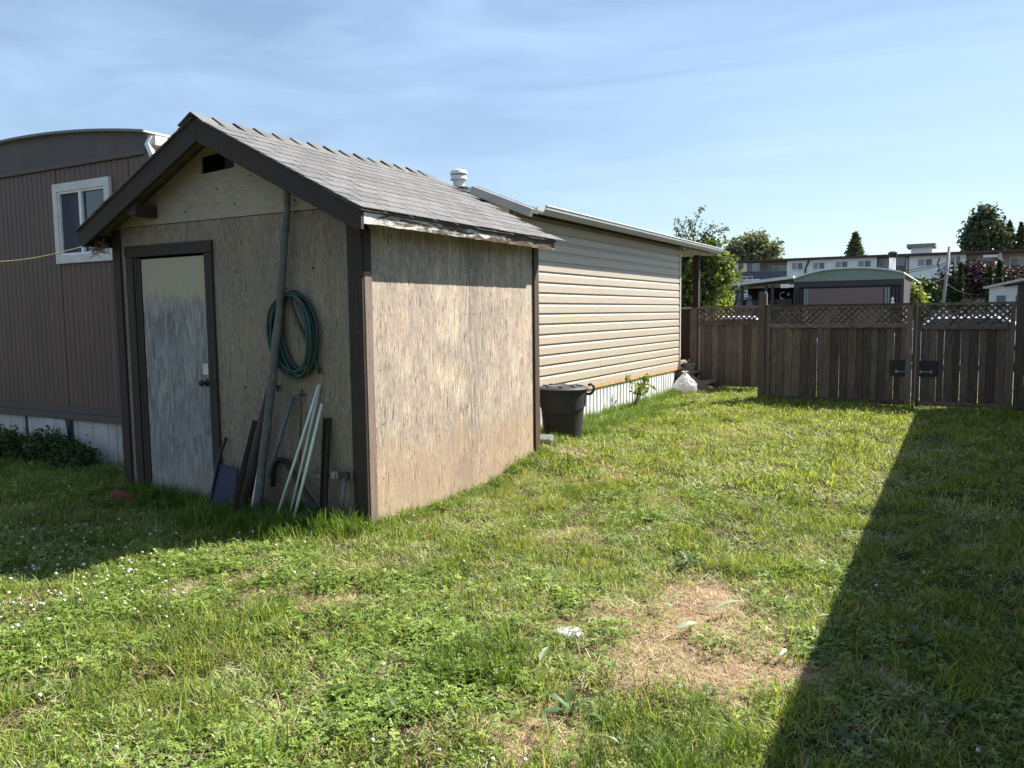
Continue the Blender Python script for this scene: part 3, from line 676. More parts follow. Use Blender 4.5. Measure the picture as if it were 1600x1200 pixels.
# ================================================================= FENCE AND GATES
FY = 13.87
board = mesh_only(MB().box((-.5, -.009, -.5), (.5, .009, .5)), 'board', 'fence_wood')
def unit_box(name, parent, a, b, kind=None):
    a = Vector(a); b = Vector(b); return piece(name, board_unit, parent, (a+b)/2, (0, 0, 0), tuple(abs(q) for q in (b-a)))
board_unit = mesh_only(MB().box((-.5, -.5, -.5), (.5, .5, .5)), 'fence_part', 'fence_wood')
def lattice(parent, x0, x1, z0, z1, y):
    me = board_unit; pitch = .098; H_ = z1-z0
    for sgn, yy in ((1, y), (-1, y+.008)):
        c = x0-H_
        while c < x1+H_:
            # line from (c, z0) to (c+sgn*H, z1)
            xa, za, xb, zb = (c, z0, c+H_, z1) if sgn > 0 else (c, z0, c-H_, z1)
            pts = []
            ts = [max(0, min(1, (t_-xa)/(xb-xa))) for t_ in (x0, x1)]
            t0, t1 = sorted(ts)
            if t1-t0 > .08:
                p = Vector((xa+(xb-xa)*t0, yy, za+(zb-za)*t0)); q = Vector((xa+(xb-xa)*t1, yy, za+(zb-za)*t1))
                ln = (q-p).length+.01; ang = math.atan2(q.z-p.z, q.x-p.x)
                piece('lattice_slat', me, parent, (p+q)/2, (0, -ang, 0), (ln, .007, .034))
            c += pitch
def panel(parent, x0, x1, y, zbot, ztop, n, lat=(1.325, 1.585), seed=0, gap=.004):
    rr = random.Random(seed); ws = [rr.uniform(.8, 1.2) for _ in range(n)]; S = sum(ws); x = x0
    for k, w in enumerate(ws):
        w = w/S*(x1-x0); op = rr.random() < .16; g_ = rr.uniform(.002, .005) if op else .007
        piece('fence_board', board_unit, parent, (x+w/2, y+rr.uniform(-.004, .004), (zbot+ztop)/2+rr.uniform(-.006, .006)),
              (rr.uniform(-.003, .003), rr.uniform(-.004, .004), rr.uniform(-.01, .01)), (w-g_, .018, ztop-zbot))
        x += w
        if not op and k < n-1: piece('batten', board_unit, parent, (x, y+.020, (zbot+ztop)/2), (0, 0, 0), (.03, .012, ztop-zbot))  # strip added behind closed seams to stop light, so they read dark
# left fixed section (set further back)
fs = thing('fence', 'brown board fence section with lattice top left of the tall gate post', 'fence', (-3.9, 15.62, 0))
panel(fs, -4.50, -3.26, 15.62, .08, 1.30, 10, seed=3)
unit_box('rail', fs, (-4.52, 15.56, 1.28), (-3.26, 15.60, 1.345)); unit_box('rail', fs, (-4.52, 15.57, 1.60), (-3.26, 15.66, 1.645)); unit_box('rail', fs, (-4.52, 15.64, .15), (-3.26, 15.68, .24))
lattice(fs, -4.50, -3.28, 1.345, 1.60, 15.60)
unit_box('post', fs, (-4.68, 15.58, -.05), (-4.54, 15.66, 1.62)); unit_box('post', fs, (-4.53, 15.60, -.05), (-4.505, 15.66, 1.62))
unit_box('post', fs, (-3.26, 15.58, -.05), (-3.17, 15.67, 1.66))
g1 = thing('gate', 'wide wooden gate leaf with lattice top and grey handle plate left of the centre gap', 'gate', (-1.75, FY, 0), group='gate leaves closing the yard')
x0, x1 = -2.83, -.645
panel(g1, x0+.02, x1-.06, FY+.02, .12, 1.30, 18, seed=5, gap=.007)
unit_box('stile', g1, (x0-.015, FY-.035, .05), (x0+.045, FY+.008, 1.60)); unit_box('stile', g1, (x1-.085, FY-.035, .05), (x1, FY+.008, 1.60))
unit_box('rail', g1, (x0-.03, FY-.045, 1.602), (x1+.0, FY+.045, 1.640)); unit_box('rail', g1, (x0+.047, FY-.030, 1.262), (x1-.087, FY+.006, 1.330)); unit_box('rail', g1, (x0+.047, FY-.028, .05), (x1-.087, FY+.006, .125))
unit_box('rail', g1, (x0+.047, FY-.028, 1.578), (x1-.087, FY+.006, 1.600))
lattice(g1, x0+.045, x1-.085, 1.33, 1.585, FY+.012)
g2 = thing('gate', 'narrow wooden gate leaf with lattice top at the right end of the fence', 'gate', (.1, FY, 0), group='gate leaves closing the yard')
x0b, x1b = -.585, .70
panel(g2, x0b+.06, x1b-.02, FY+.02, .10, 1.30, 11, seed=9, gap=.006)
unit_box('stile', g2, (x0b, FY-.035, .03), (x0b+.055, FY+.008, 1.59)); unit_box('stile', g2, (x1b-.06, FY-.035, .03), (x1b, FY+.008, 1.60))
unit_box('rail', g2, (x0b-.005, FY-.045, 1.600), (x1b+.01, FY+.045, 1.638)); unit_box('rail', g2, (x0b+.057, FY-.030, 1.235), (x1b-.062, FY+.006, 1.305)); unit_box('rail', g2, (x0b+.057, FY-.028, .05), (x1b-.062, FY+.006, .12))
lattice(g2, x0b+.055, x1b-.06, 1.305, 1.60, FY+.012)
for g_, xa in ((g1, -.955), (g2, -.565)):
    pl_ = MB().box((xa, FY-.012, .50), (xa+.275, FY-.004, .75)).build('handle_plate', 'plate_metal', g_, bevel=.002)
    if xa < -.9: xa += .05
    h = MB().tube([(xa+.05, FY-.012, .575), (xa+.055, FY-.055, .575), (xa+.19, FY-.055, .575), (xa+.195, FY-.012, .575)], .007, 6).box((xa+.035, FY-.018, .55), (xa+.065, FY-.0125, .60)).box((xa+.18, FY-.018, .55), (xa+.21, FY-.0125, .60))
    h.build('handle', 'bright_metal', pl_)
p = thing('fence_post', 'tall square wooden post between fixed fence and wide gate leaf', 'post', (-2.92, FY, 0)); unit_box('post_shaft', p, (-2.975, FY-.06, -.1), (-2.865, FY+.05, 1.87)); unit_box('post_edge', p, (-2.863, FY-.04, -.1), (-2.848, FY+.05, 1.84))
p = thing('fence_post', 'short wooden stop post in the gap between the two gate leaves', 'post', (-.61, FY, 0)); unit_box('post_shaft', p, (-.640, FY+.05, -.1), (-.590, FY+.12, 1.68))
p = thing('fence_post', 'thick wooden post at the far right end of the fence', 'post', (.80, FY, 0)); unit_box('post_shaft', p, (.715, FY-.06, -.1), (.86, FY+.08, 1.88)); MB().tube([(.83, FY-.06, .55), (.83, FY-.10, .55), (.83, FY-.10, .42), (.83, FY-.06, .42)], .007, 6).build('latch', 'bright_metal', p)

# ================================================================= NEIGHBOUR HOUSE ON THE RIGHT (casts the long shade)
nb = thing('neighbour_house', 'long beige sided house just outside the right of the picture', 'house', (3.1, 4.5, 0))
MB().box((1.17, -7, .4), (1.22, 15.0, 2.75)).build('wall', 'vinyl', nb); MB().box((1.17, 14.95, .4), (5.2, 15.0, 2.9)).build('wall', 'vinyl', nb)
MB().box((1.18, -7, -.05), (1.2, 14.9, .398)).build('skirt_panel', 'white_skirt', nb); MB().box((5.15, -7, -.05), (5.2, 14.94, 2.75)).build('wall', 'vinyl', nb); MB().box((1.225, -7, .4), (5.14, -6.95, 2.9)).build('wall', 'vinyl', nb)
MB().prism([(.96, 2.78), (3.2, 3.3), (5.4, 2.78), (5.4, 2.72), (.96, 2.72)], 'y', -7.2, 15.3).build('roof', 'roof_membrane', nb)
MB().box((.93, -7.2, 2.70), (.958, 15.3, 2.80)).build('eave_fascia', 'frame_white', nb)
z = .42
for _ in range(17):
    piece('siding_plank', mesh_only(MB().prism([(-a, b) for a, b in prof], 'y', 0, 21.9), 'siding_plank', 'vinyl') if _ == 0 else nbp, nb, (1.169, -6.98, z)); 
    if _ == 0: nbp = nb.children[-1].data if nb.children[-1].name.startswith('siding') else [c for c in nb.children if c.name.startswith('siding_plank')][0].data
    z += pw
# ================================================================= THINGS BY THE SHED
FYW = SY0
def W(x, y, off=.05): return at_y(x, y, FYW-off)
# long leaning pole
p0, p1, p2 = W(400, 800, .24), W(433, 520, .10), W(450, 288, .07)
pts = []
for i in range(25):
    u = i/24; q = (1-u)*(1-u)*p0 + 2*u*(1-u)*(2*p1-.5*p0-.5*p2) + u*u*p2
    pts.append(q + Vector((.004*math.sin(u*37), .003*math.sin(u*23), 0)))
tag(MB().tube(pts, [.034-.010*i/24+.0015*math.sin(i*1.7) for i in range(25)], 10).build('pole', 'old_pole', smooth=True), 'tall weathered grey pole leaning against the shed front through the hose coil', 'pole')
# hose coil
hs = thing('garden_hose', 'dark green garden hose coiled on a nail on the shed front', 'hose', tuple(W(445, 455, .0)))
c = W(460, 520, .03); nail = W(447, 452, .03); pts = []
rx, rzz = .20, .335; rr = random.Random(4)
for loop in range(9):
    ax = rx*rr.uniform(.78, 1.10); az = rzz*rr.uniform(.86, 1.04); ox = rr.uniform(-.06, .045); tilt = R(rr.uniform(4, 15)); yo = FYW-.016-.0075*loop
    for k in range(28):
        a = math.pi/2 + 2*math.pi*k/28 + R(12)
        x, z_ = ax*math.cos(a), az*math.sin(a)
        pinch = max(0, math.sin(a))**3
        X = c.x + ox*(1-pinch) + x*math.cos(tilt)+z_*math.sin(-tilt)*(1-.3*pinch); Z = c.z + z_*math.cos(tilt)+x*math.sin(tilt)
        Z += (nail.z-.01-.004*loop - (c.z+az))*pinch
        pts.append(Vector((X, yo-.01*math.sin(a*2+loop), Z)))
for k in range(10): pts.append(pts[-1].lerp(W(500, 583, .03), .28))
sm = []
for i in range(len(pts)): sm.append((pts[max(i-1, 0)]+pts[i]*2+pts[min(i+1, len(pts)-1)])/4)
MB().tube(sm, .0122, 7).build('hose_tube', 'hose_green', hs, smooth=True)
e = sm[-1]; MB().tube([e+Vector((0, 0, .012)), e+Vector((.002, 0, -.03))], .0135, 8).build('hose_end', 'black_rubber', hs)
MB().tube([(nail.x, FYW, nail.z), (nail.x, FYW-.09, nail.z+.01)], .004, 6).build('nail', 'rust', hs)
# rods
rg = 'white plastic rods leaning together on the shed front'
def rod(a, b, oa, ob, r, name, mat, label, cat, group=None, n=8, ra=None):
    A, B = W(*a, oa), W(*b, ob)
    o = MB().tube([A, (A+B)/2+Vector((.003, 0, 0)), B], [r, r, ra or r], n).build(name, mat, smooth=True); tag(o, label, cat, group); return o
rod((433, 806), (498, 602), .26, .03, .0105, 'plastic_rod', 'pvc_white', 'white plastic rod with its foot furthest left in the grass', 'rod', rg)
rod((456, 824), (503, 631), .30, .06, .0115, 'plastic_rod', 'pvc_white', 'shorter white plastic rod, foot nearest the viewer and top lowest', 'rod', rg)
rod((454, 800), (500, 601), .20, .015, .0095, 'plastic_rod', 'pvc_white', 'thin white plastic rod mostly behind the other two', 'rod', rg)
rod((418, 745), (457, 618), .20, .04, .020, 'grey_pipe', 'pvc_grey', 'grey plastic pipe leaning between the long pole and white rods', 'pipe', n=12)
rod((398, 790), (408, 735), .20, .16, .030, 'roll', 'sheet_white', 'short whitish metal tube standing behind the foot of the long pole', 'tube', n=14)
rod((382, 795), (424, 582), .20, .05, .040, 'rusty_pipe', 'rust_dark', 'dark brown tapered pipe leaning left of the long pole', 'pipe', n=12, ra=.006)
t_ = thing('rusty_stake', 'thin rusty stake with a small cross top behind the white rods', 'stake', tuple(W(468, 790, .12)))
MB().tube([W(467, 790, .14), W(471, 608, .02)], [.010, .006], 6).build('shaft', 'rust', t_); MB().tube([W(466, 617, .028), W(476, 617, .028)], .008, 6).build('cross_bar', 'rust_dark', t_)
def bar(a, b, oa, ob, w, d, name, mat, label, cat):
    A, B = W(*a, oa), W(*b, ob); ax = (B-A); L_ = ax.length; q = ax.to_track_quat('Z', 'Y').to_matrix().to_4x4(); q.translation = A
    # channel section
    mb = MB(); tt = .006
    for (p_, r_) in (((-w/2, -d/2, 0), (w/2, -d/2+tt, L_)), ((-w/2, -d/2+tt, 0), (-w/2+tt, d/2, L_)), ((w/2-tt, -d/2+tt, 0), (w/2, d/2, L_))): mb.box(p_, r_, q)
    return tag(mb.build(name, mat), label, cat)
bar((366, 792), (400, 657), .22, .04, .050, .035, 'metal_channel', 'rust_dark', 'brown metal channel leaning beside the blue snow shovel', 'metal bar')
bar((505, 795), (511, 653), .12, .03, .052, .03, 'black_board', 'dark_wood', 'black weathered bar standing upright right of the white rods', 'bar')
# blue snow shovel
sh = thing('snow_shovel', 'dark blue plastic snow shovel standing on its edge by the door', 'shovel', tuple(W(335, 805, .15)))
pp = [W(325, 808, .22), W(348, 690, .12), W(344, 728, .06), W(374, 740, .03), W(366, 790, .06), W(345, 812, .16)]
mb = MB(); off = Vector((0, -.012, 0))
poly = [W(324, 808, .22), W(340, 722, .10), W(372, 733, .05), W(368, 800, .12)]
mb.add(poly+[p_+off for p_ in poly], [(0, 1, 2, 3), (7, 6, 5, 4), (0, 4, 5, 1), (1, 5, 6, 2), (2, 6, 7, 3), (3, 7, 4, 0)])
mb.build('blade', 'blue_plastic', sh)
MB().tube([W(324, 808, .225), W(340, 722, .12)], .011, 6).build('blade_rim', 'blue_plastic', sh)
MB().tube([W(340, 728, .10), W(345, 705, .06), W(352, 690, .05), W(353, 684, .05)], [.02, .014, .011, .013], 8).build('handle', 'black_rubber', sh)
# black arc of corrugated pipe
pts = [W(426, 760, .05), W(428, 728, .04), W(437, 718, .05), W(448, 722, .06), W(460, 742, .07), W(474, 765, .1), W(488, 785, .13), W(497, 798, .15)]
sm = []
for i in range(len(pts)-1):
    for k in range(8): sm.append(pts[i].lerp(pts[i+1], k/8))
tag(MB().tube(sm, [.020+.0022*(i % 2) for i in range(len(sm))], 8).build('drain_pipe', 'black_rubber'), 'black corrugated pipe bent in an arc behind the rods', 'pipe')
# bar tool right of the black bar
tl = thing('lawn_edger', 'metal bar tool with grey handle propped by the right corner of the shed front', 'tool', tuple(W(537, 795, .1)))
MB().box(tuple(W(485, 745, .04)), tuple(W(503, 741, .035))).build('blade_bar', 'tool_metal', tl)
MB().box(tuple(W(512, 746, .06)), tuple(W(552, 739, .04))).build('blade_bar', 'tool_metal', tl)
MB().box(tuple(W(517, 748, .07)), tuple(W(524, 738, .062))).build('clamp', 'bright_metal', tl); MB().box(tuple(W(528, 750, .09)), tuple(W(547, 738, .062))).build('clamp', 'rust_dark', tl)
MB().tube([W(539, 745, .075), W(533, 800, .14)], [.014, .017], 10).build('handle', 'pvc_grey', tl, smooth=True)
# small hook on the wall, right of pole
tag(MB().tube([W(434, 603, .0), W(434, 603, .03), W(434, 612, .03)], .010, 6).build('wall_hook', 'black_rubber'), 'small black hook on the shed front below the hose', 'hook')

# ================================================================= BIN
bx, by = -4.03, 8.38
bz = bumpz(bx, by)-.01
bn = thing('trash_can', 'black plastic trash can with lid beside the far shed corner', 'trash can', (bx, by, bz))
MB().lathe([(.205, bz), (.215, bz+.01), (.252, bz+.44), (.254, bz+.45)], (bx, by), 40).build('can_body', 'black_plastic', bn, smooth=False)
# upper collar with a dip in front
mb = MB(); n = 48; V = []; F = []
for k in range(n):
    a = 2*math.pi*k/n; ca, sa_ = math.cos(a), math.sin(a)
    fr = max(0, ca*math.sin(R(22))-sa_*math.cos(R(22)))
    zl = bz+.445 - .07*fr**3
    for r_, z_ in ((.250, zl), (.272, zl+.012), (.282, bz+.645), (.276, bz+.66)): V.append((bx+r_*ca, by+r_*sa_, z_))
for k in range(n):
    for j in range(3): F.append((k*4+j, ((k+1) % n)*4+j, ((k+1) % n)*4+j+1, k*4+j+1))
mb.add(V, F); mb.build('can_collar', 'black_plastic', bn, smooth=False)
lid = MB().lathe([(.298, bz+.648), (.302, bz+.655), (.302, bz+.668), (.285, bz+.680), (.262, bz+.690), (.255, bz+.684), (.16, bz+.700), (.02, bz+.706)], (bx, by), 48).build('lid', 'black_plastic', bn, smooth=False)
for k in range(4):
    a = R(20+45*k); M = Matrix.Translation((bx, by, bz+.692)) @ Matrix.Rotation(a, 4, 'Z')
    MB().box((.04, -.018, 0), (.23, .018, .014), M).build('lid_rib', 'black_plastic', lid, bevel=.004)
    MB().box((-.23, -.018, 0), (-.04, .018, .014), M).build('lid_rib', 'black_plastic', lid, bevel=.004)
ha = R(20); hp = [(bx+(.285+.0*i)*math.cos(ha), by+.285*math.sin(ha), bz+.60) for i in range(1)]
def hpnt(r_, z_): return (bx+r_*math.cos(ha), by+r_*math.sin(ha), bz+z_)
MB().tube([hpnt(.275, .60), hpnt(.33, .60), hpnt(.365, .64), hpnt(.365, .69), hpnt(.33, .715), hpnt(.30, .70)], .016, 8).build('handle', 'black_plastic', bn, smooth=True)
ha += math.pi; MB().tube([hpnt(.275, .60), hpnt(.32, .60), hpnt(.34, .63), hpnt(.33, .66), hpnt(.29, .66)], .014, 8).build('handle', 'black_plastic', bn, smooth=True)

# ================================================================= SMALL THINGS
q = at_z(848, 716, .08)
o = MB().box((-.11, -.09, -.02), (.11, .09, .12), Matrix.Translation((-3.80, 7.42, .14)) @ Matrix.Rotation(R(20), 4, 'Z') @ Matrix.Rotation(R(12), 4, 'X')).build('concrete_block', 'block_grey', bevel=.015)
tag(o, 'rough concrete block in the grass by the far shed corner', 'block')
def lump(name, mat, loc, s, label, cat, seed, n=3, amp=.25):
    bm = bmesh.new(); bmesh.ops.create_icosphere(bm, subdivisions=n, radius=1)
    for v in bm.verts:
        d = 1+amp*noise.noise(v.co*1.7+Vector((seed, 0, 0)))+amp*.4*noise.noise(v.co*5+Vector((0, seed, 0)))
        v.co = Vector((v.co.x*s[0], v.co.y*s[1], v.co.z*s[2]))*d
    me = bpy.data.meshes.new(name); bm.to_mesh(me); bm.free(); me.materials.append(MATS[mat]); me.shade_smooth()
    o = link(name, me); o.location = loc; return tag(o, label, cat)
p_ = at_z(886, 990, .03); lump('plastic_scrap', 'bag_plastic', p_, (.085, .055, .022), 'crumpled white plastic scrap at the left edge of the bare patch', 'litter', 3, amp=.5)
p_ = at_z(1060, 1072, .02); lump('paper_scrap', 'bag_plastic', p_, (.022, .014, .004), 'tiny white scrap in the middle of the bare patch', 'litter', 8, amp=.7, n=2)
o = MB().box((-.10, -.045, 0), (.10, .045, .06), Matrix.Translation((*at_z(192, 772, .08)[:2], .035)) @ Matrix.Rotation(R(35), 4, 'Z') @ Matrix.Rotation(R(15), 4, 'Y')).build('brick', 'brick_red', bevel=.006); tag(o, 'loose red brick in the grass at the left shed corner', 'brick')
# white bag
bc = at_z(1070, 618, 0); bag = thing('garbage_bag', 'knotted white plastic garbage bag on the grass by the wooden steps', 'bag', (bc.x, bc.y, 0))
bm = bmesh.new(); bmesh.ops.create_icosphere(bm, subdivisions=5, radius=1)
for v in bm.verts:
    c_ = v.co.copy(); z_ = (c_.z+1)/2
    a = math.atan2(c_.y, c_.x)
    r_ = .215*(1-.9*max(0, (z_-.45)/.55)**1.3)*(min(1, (z_/.10)**.5) if z_ < .1 else 1)
    fold = 1+.16*noise.noise(c_*2.2)+.07*noise.noise(c_*6)+.10*math.sin(a*9+3*noise.noise(c_*2))*max(0, z_-.45)
    fold += .05*(1-abs(noise.noise(c_*4+Vector((5, 0, 0))))*4)
    v.co = Vector((bc.x+r_*math.cos(a)*fold, bc.y+r_*math.sin(a)*fold*.85, .0+.42*z_))
me = bpy.data.meshes.new('bag_body'); bm.to_mesh(me); bm.free(); me.materials.append(MATS['bag_plastic']); me.shade_smooth()
me.transform(org(bag).inverted()); link('bag_body', me, bag)
mb = MB()
for k in range(5):
    a = k*1.3; mb.tube([(bc.x, bc.y, .39), (bc.x+.02*math.cos(a), bc.y+.02*math.sin(a), .44), (bc.x+.07*math.cos(a), bc.y+.07*math.sin(a), .45)], [.018, .014, .004], 5)
mb.build('bag_knot', 'bag_plastic', bag, smooth=True)
# wire netting remains at far left
wf = thing('wire_netting', 'bit of rusty wire netting on a thin stake at the far left', 'wire netting', (-9.75, 5.0, 0))
mb = MB()
for i in range(12): mb.tube([(-10.3+.06*i, 5.02+.01*math.sin(i), .1), (-10.3+.06*i+.02*math.sin(i*2), 5.0, .68)], .0018, 3)
for i in range(9): mb.tube([(-10.3, 5.0, .15+.06*i), (-9.62, 5.03, .15+.06*i+.02*math.sin(i))], .0018, 3)
mb.build('netting', 'rust', wf); MB().tube([(-9.62, 5.0, -.05), (-9.60, 4.99, .82)], .006, 5).build('stake', 'rust', wf)

# ================================================================= FOLIAGE
def leaf_cloud(n, blobs, size, flat=0., seed=0, shell=.55, tintz=True):
    """blobs: (x,y,z,rx,ry,rz,weight); small folded-diamond quads"""
    g = np.random.default_rng(seed); W_ = np.array([b[6] for b in blobs]); W_ = W_/W_.sum()
    idx = g.choice(len(blobs), n, p=W_); B_ = np.array(blobs)[idx]
    nc = max(12, n//26); ci = g.choice(len(blobs), nc, p=W_); CB = np.array(blobs)[ci]
    d = g.normal(size=(nc, 3)); d /= np.linalg.norm(d, axis=1)[:, None]
    r_ = (shell+(1-shell)*g.random(nc)**.6)*(1+.16*np.clip(g.normal(size=nc), -1.2, 1.2))
    CP = CB[:, :3]+d*CB[:, 3:6]*r_[:, None]; k = g.integers(0, nc, n); idx = k*1.7; d = d[k]
    P = CP[k]+np.clip(g.normal(size=(n, 3)), -2, 2)*(size*1.8)*(.6+.8*g.random(nc))[k][:, None]
    nrm = d+g.normal(size=(n, 3))*.8; nrm[:, 2] += flat; nrm /= np.linalg.norm(nrm, axis=1)[:, None]
    t = np.cross(nrm, g.normal(size=(n, 3))); t /= np.linalg.norm(t, axis=1)[:, None]; b = np.cross(nrm, t)
    s = size*(.6+.8*g.random(n))[:, None]
    V = np.stack([P-t*s, P+b*s*.5+nrm*s*.15, P+t*s, P-b*s*.5+nrm*s*.15], 1).reshape(-1, 3)
    tint = np.clip(.5+.14*g.normal(size=n)+.28*g.normal(size=nc)[k], 0, 1)
    return V, np.arange(4*n).reshape(-1, 4), np.repeat(tint, 4)
def plant(name, label, cat, base, blobs, n, size, mat, trunk=True, seed=0, group=None, th0=.1, limbs=5, flat=0., shell=.5, part='crown'):
    t_ = thing(name, label, cat, tuple(base), group=group)
    V, Q, T_ = leaf_cloud(n, [(base[0]+b[0], base[1]+b[1], base[2]+b[2], *b[3:]) for b in blobs], size, flat, seed, shell)
    V = V-np.array(base); link(part, np_mesh(part, V, Q, tint=T_, mat=mat, smooth=False), t_)
    if trunk:
        rr = random.Random(seed); mb = MB(); top_ = max(b[2] for b in blobs)
        mb.tube([(base[0], base[1], base[2]-.1), (base[0]+th0*.3, base[1], base[2]+top_*.45), (base[0], base[1], base[2]+top_*.88)], [th0, th0*.7, th0*.25], 8)
        for k in range(min(limbs, len(blobs))):
            b = blobs[k]; mb.tube([(base[0], base[1], base[2]+b[2]*.4), (base[0]+b[0]*.5, base[1]+b[1]*.5, base[2]+b[2]*.75), (base[0]+b[0], base[1]+b[1], base[2]+b[2])], [th0*.45, th0*.3, th0*.12], 5)
        mb.build('trunk', 'bark', t_)
    return t_
def B(D, x, y): return at_d(x, y, D)     # a point seen at that depth
# shrub/vine behind the end of the beige home
D = 20.5; s = D/FPX
c0 = at_d(1098, 590, D); base = (c0.x, c0.y+1.2, 0)
def bl(px_, py_, rx_, ry_, w, D, dz=0):
    p_ = at_d(px_, py_, D); return (p_.x-base[0], p_.y-base[1], p_.z, rx_*D/FPX*.8, rx_*D/FPX*.65, ry_*D/FPX*.8, w)
D = 21
blobs = [bl(1072, 420, 18, 40, 2, D), bl(1080, 470, 22, 40, 3, D), bl(1106, 405, 17, 26, 2, D), bl(1110, 440, 22, 32, 3, D), bl(1108, 390, 13, 13, .8, D), bl(1095, 520, 40, 60, 4, D), bl(1128, 425, 14, 22, 1, D), bl(1070, 395, 12, 14, .6, D)]
plant('shrub_tree', 'tall leafy shrub tree rising behind the porch post of the beige home', 'tree', base, blobs, 9000, .075, 'leaf_mid', seed=3, th0=.09)
# wispy shoots on top
sh_t = thing('sapling', 'wispy thin branched sapling sticking up above the porch roof', 'tree', base, group=None)
mb = MB(); P_ = []
for (a, b, c2) in (((1083, 385), (1086, 350), (1098, 322)), ((1080, 380), (1068, 355), (1054, 343)), ((1078, 385), (1064, 370), (1056, 355)), ((1090, 380), (1105, 362), (1112, 352)), ((1092, 385), (1118, 362), (1138, 358)), ((1085, 380), (1080, 360), (1078, 345))):
    A_, B_, C_ = at_d(*a, D), at_d(*b, D), at_d(*c2, D); mb.tube([A_, B_, C_], [.02, .012, .005], 4)
    for i in range(85):
        u = random.random()**.8; q_ = A_.lerp(B_, u*2) if u < .5 else B_.lerp(C_, u*2-1); sp = .15*(1-u)+.03
        P_.append(q_+Vector((random.gauss(0, sp), random.gauss(0, sp), random.gauss(0, sp*.8))))
mb.tube([(base[0], base[1], -.1), at_d(1083, 388, D)], [.05, .02], 6)
mb.build('branch', 'bark', sh_t)
P_ = np.array([tuple(p_-Vector(base)) for p_ in P_]); n = len(P_); nr = rng.normal(size=(n, 3)); nr /= np.linalg.norm(nr, axis=1)[:, None]; tt_ = np.cross(nr, rng.normal(size=(n, 3))); tt_ /= np.linalg.norm(tt_, axis=1)[:, None]; bb = np.cross(nr, tt_); s_ = .045
V = np.stack([P_-tt_*s_, P_+bb*s_*.5, P_+tt_*s_, P_-bb*s_*.5], 1).reshape(-1, 3)
link('crown', np_mesh('crown', V, np.arange(4*n).reshape(-1, 4), tint=np.repeat(rng.random(n), 4), mat='leaf_grey', smooth=False), sh_t)
def tree_px(name, label, blobs_px, D, n, size, mat, seed, group=None, th0=.2, cat='tree', flat=0., basepx=None, shell=.5):
    global base
    bx_ = basepx if basepx else blobs_px[0][0]
    g0 = at_d(bx_, 560, D); base = (g0.x, g0.y, 0)
    bs = [bl(a, b, c_, d_, e_, D) for a, b, c_, d_, e_ in blobs_px]
    return plant(name, label, cat, base, bs, n, size, mat, seed=seed, group=group, th0=th0, flat=flat, shell=shell)
tree_px('leaf_bush', 'bright yellow green bush below the tall shrub at the carport edge', [(1118, 470, 16, 22, 1), (1110, 490, 16, 18, 1), (1128, 480, 8, 16, .5)], 22.5, 2500, .07, 'leaf_lime', 5, th0=.04, cat='bush')
tree_px('deciduous_tree', 'grey green round tree behind the left end of the apartment block', [(1155, 392, 12, 13, 1), (1176, 386, 14, 14, 1.3), (1186, 378, 9, 10, .7), (1199, 394, 15, 11, 1.1), (1168, 398, 22, 10, 1)], 135, 5200, .38, 'leaf_grey', 11, th0=.4)
tree_px('shrub', 'grey green shrub beside the tall shrub, in front of the apartments', [(1130, 425, 13, 18, 1), (1140, 435, 10, 12, 1), (1132, 450, 16, 16, 1)], 40, 2600, .12, 'leaf_grey', 12, th0=.06, cat='bush')
def conifer(label, px_, ytop, ybot, wpx, D, seed, mat='leaf_conifer', n=3000, size=.4, name='conifer', dens=1.0, ragged=.35, group=None):
    g = np.random.default_rng(seed); T0 = at_d(px_, ytop, D); Bt = at_d(px_, ybot, D); H_ = T0.z; zb = Bt.z; w = wpx*D/FPX/2
    base_ = (T0.x, T0.y, 0); t_ = thing(name, label, 'tree', base_, group=group)
    u = g.random(n)**.7; layer = np.floor(u*14)/14; fr = (u-layer)*14
    rad = w*(.08+.92*u)*(1-.35*(1-fr))*(1+ragged*np.sin(layer*90+g.integers(0, 6, n)))
    a = g.random(n)*2*np.pi; r_ = rad*g.random(n)**.45
    P = np.stack([r_*np.cos(a), r_*np.sin(a), H_-(H_-zb)*u-r_*.18+g.normal(size=n)*.15], 1)
    nr = g.normal(size=(n, 3)); nr[:, 2] += .6; nr /= np.linalg.norm(nr, axis=1)[:, None]; t = np.cross(nr, g.normal(size=(n, 3))); t /= np.linalg.norm(t, axis=1)[:, None]; b = np.cross(nr, t)
    s_ = size*(.5+g.random(n))[:, None]
    V = np.stack([P-t*s_, P+b*s_*.35, P+t*s_, P-b*s_*.35], 1).reshape(-1, 3)
    link('crown', np_mesh('crown', V, np.arange(4*n).reshape(-1, 4), tint=np.repeat(np.clip(.5+.3*np.sin(layer*60), 0, 1), 4), mat=mat, smooth=False), t_)
    MB().tube([(T0.x, T0.y, -.1), (T0.x, T0.y, H_)], [w*.09+.05, .03], 6).build('trunk', 'bark', t_)
    return t_
conifer('small ragged conifer behind the apartment roof, alone in the middle', 1337, 364, 412, 42, 140, 21, n=2000, size=.5, ragged=.4)
tree_px('poplar_tree', 'tall dense poplar behind the right end of the apartments', [(1537, 345, 13, 20, 1), (1524, 362, 13, 22, 1), (1550, 362, 15, 24, 1.2), (1536, 370, 24, 24, 1.6), (1520, 378, 14, 16, .9), (1560, 380, 14, 16, .9), (1538, 400, 26, 20, 1)], 150, 9000, .42, 'leaf_conifer', 31, th0=.5)
conifer('dark spruce, second from the right edge behind the apartments', 1578, 346, 400, 34, 150, 22, n=2600, size=.42)
conifer('thin spruce just left of the broader dark spruce', 1569, 356, 400, 18, 155, 25, n=1800, size=.42)
conifer('dark spruce cut by the right edge of the picture', 1596, 348, 400, 32, 150, 23, n=2600, size=.42)
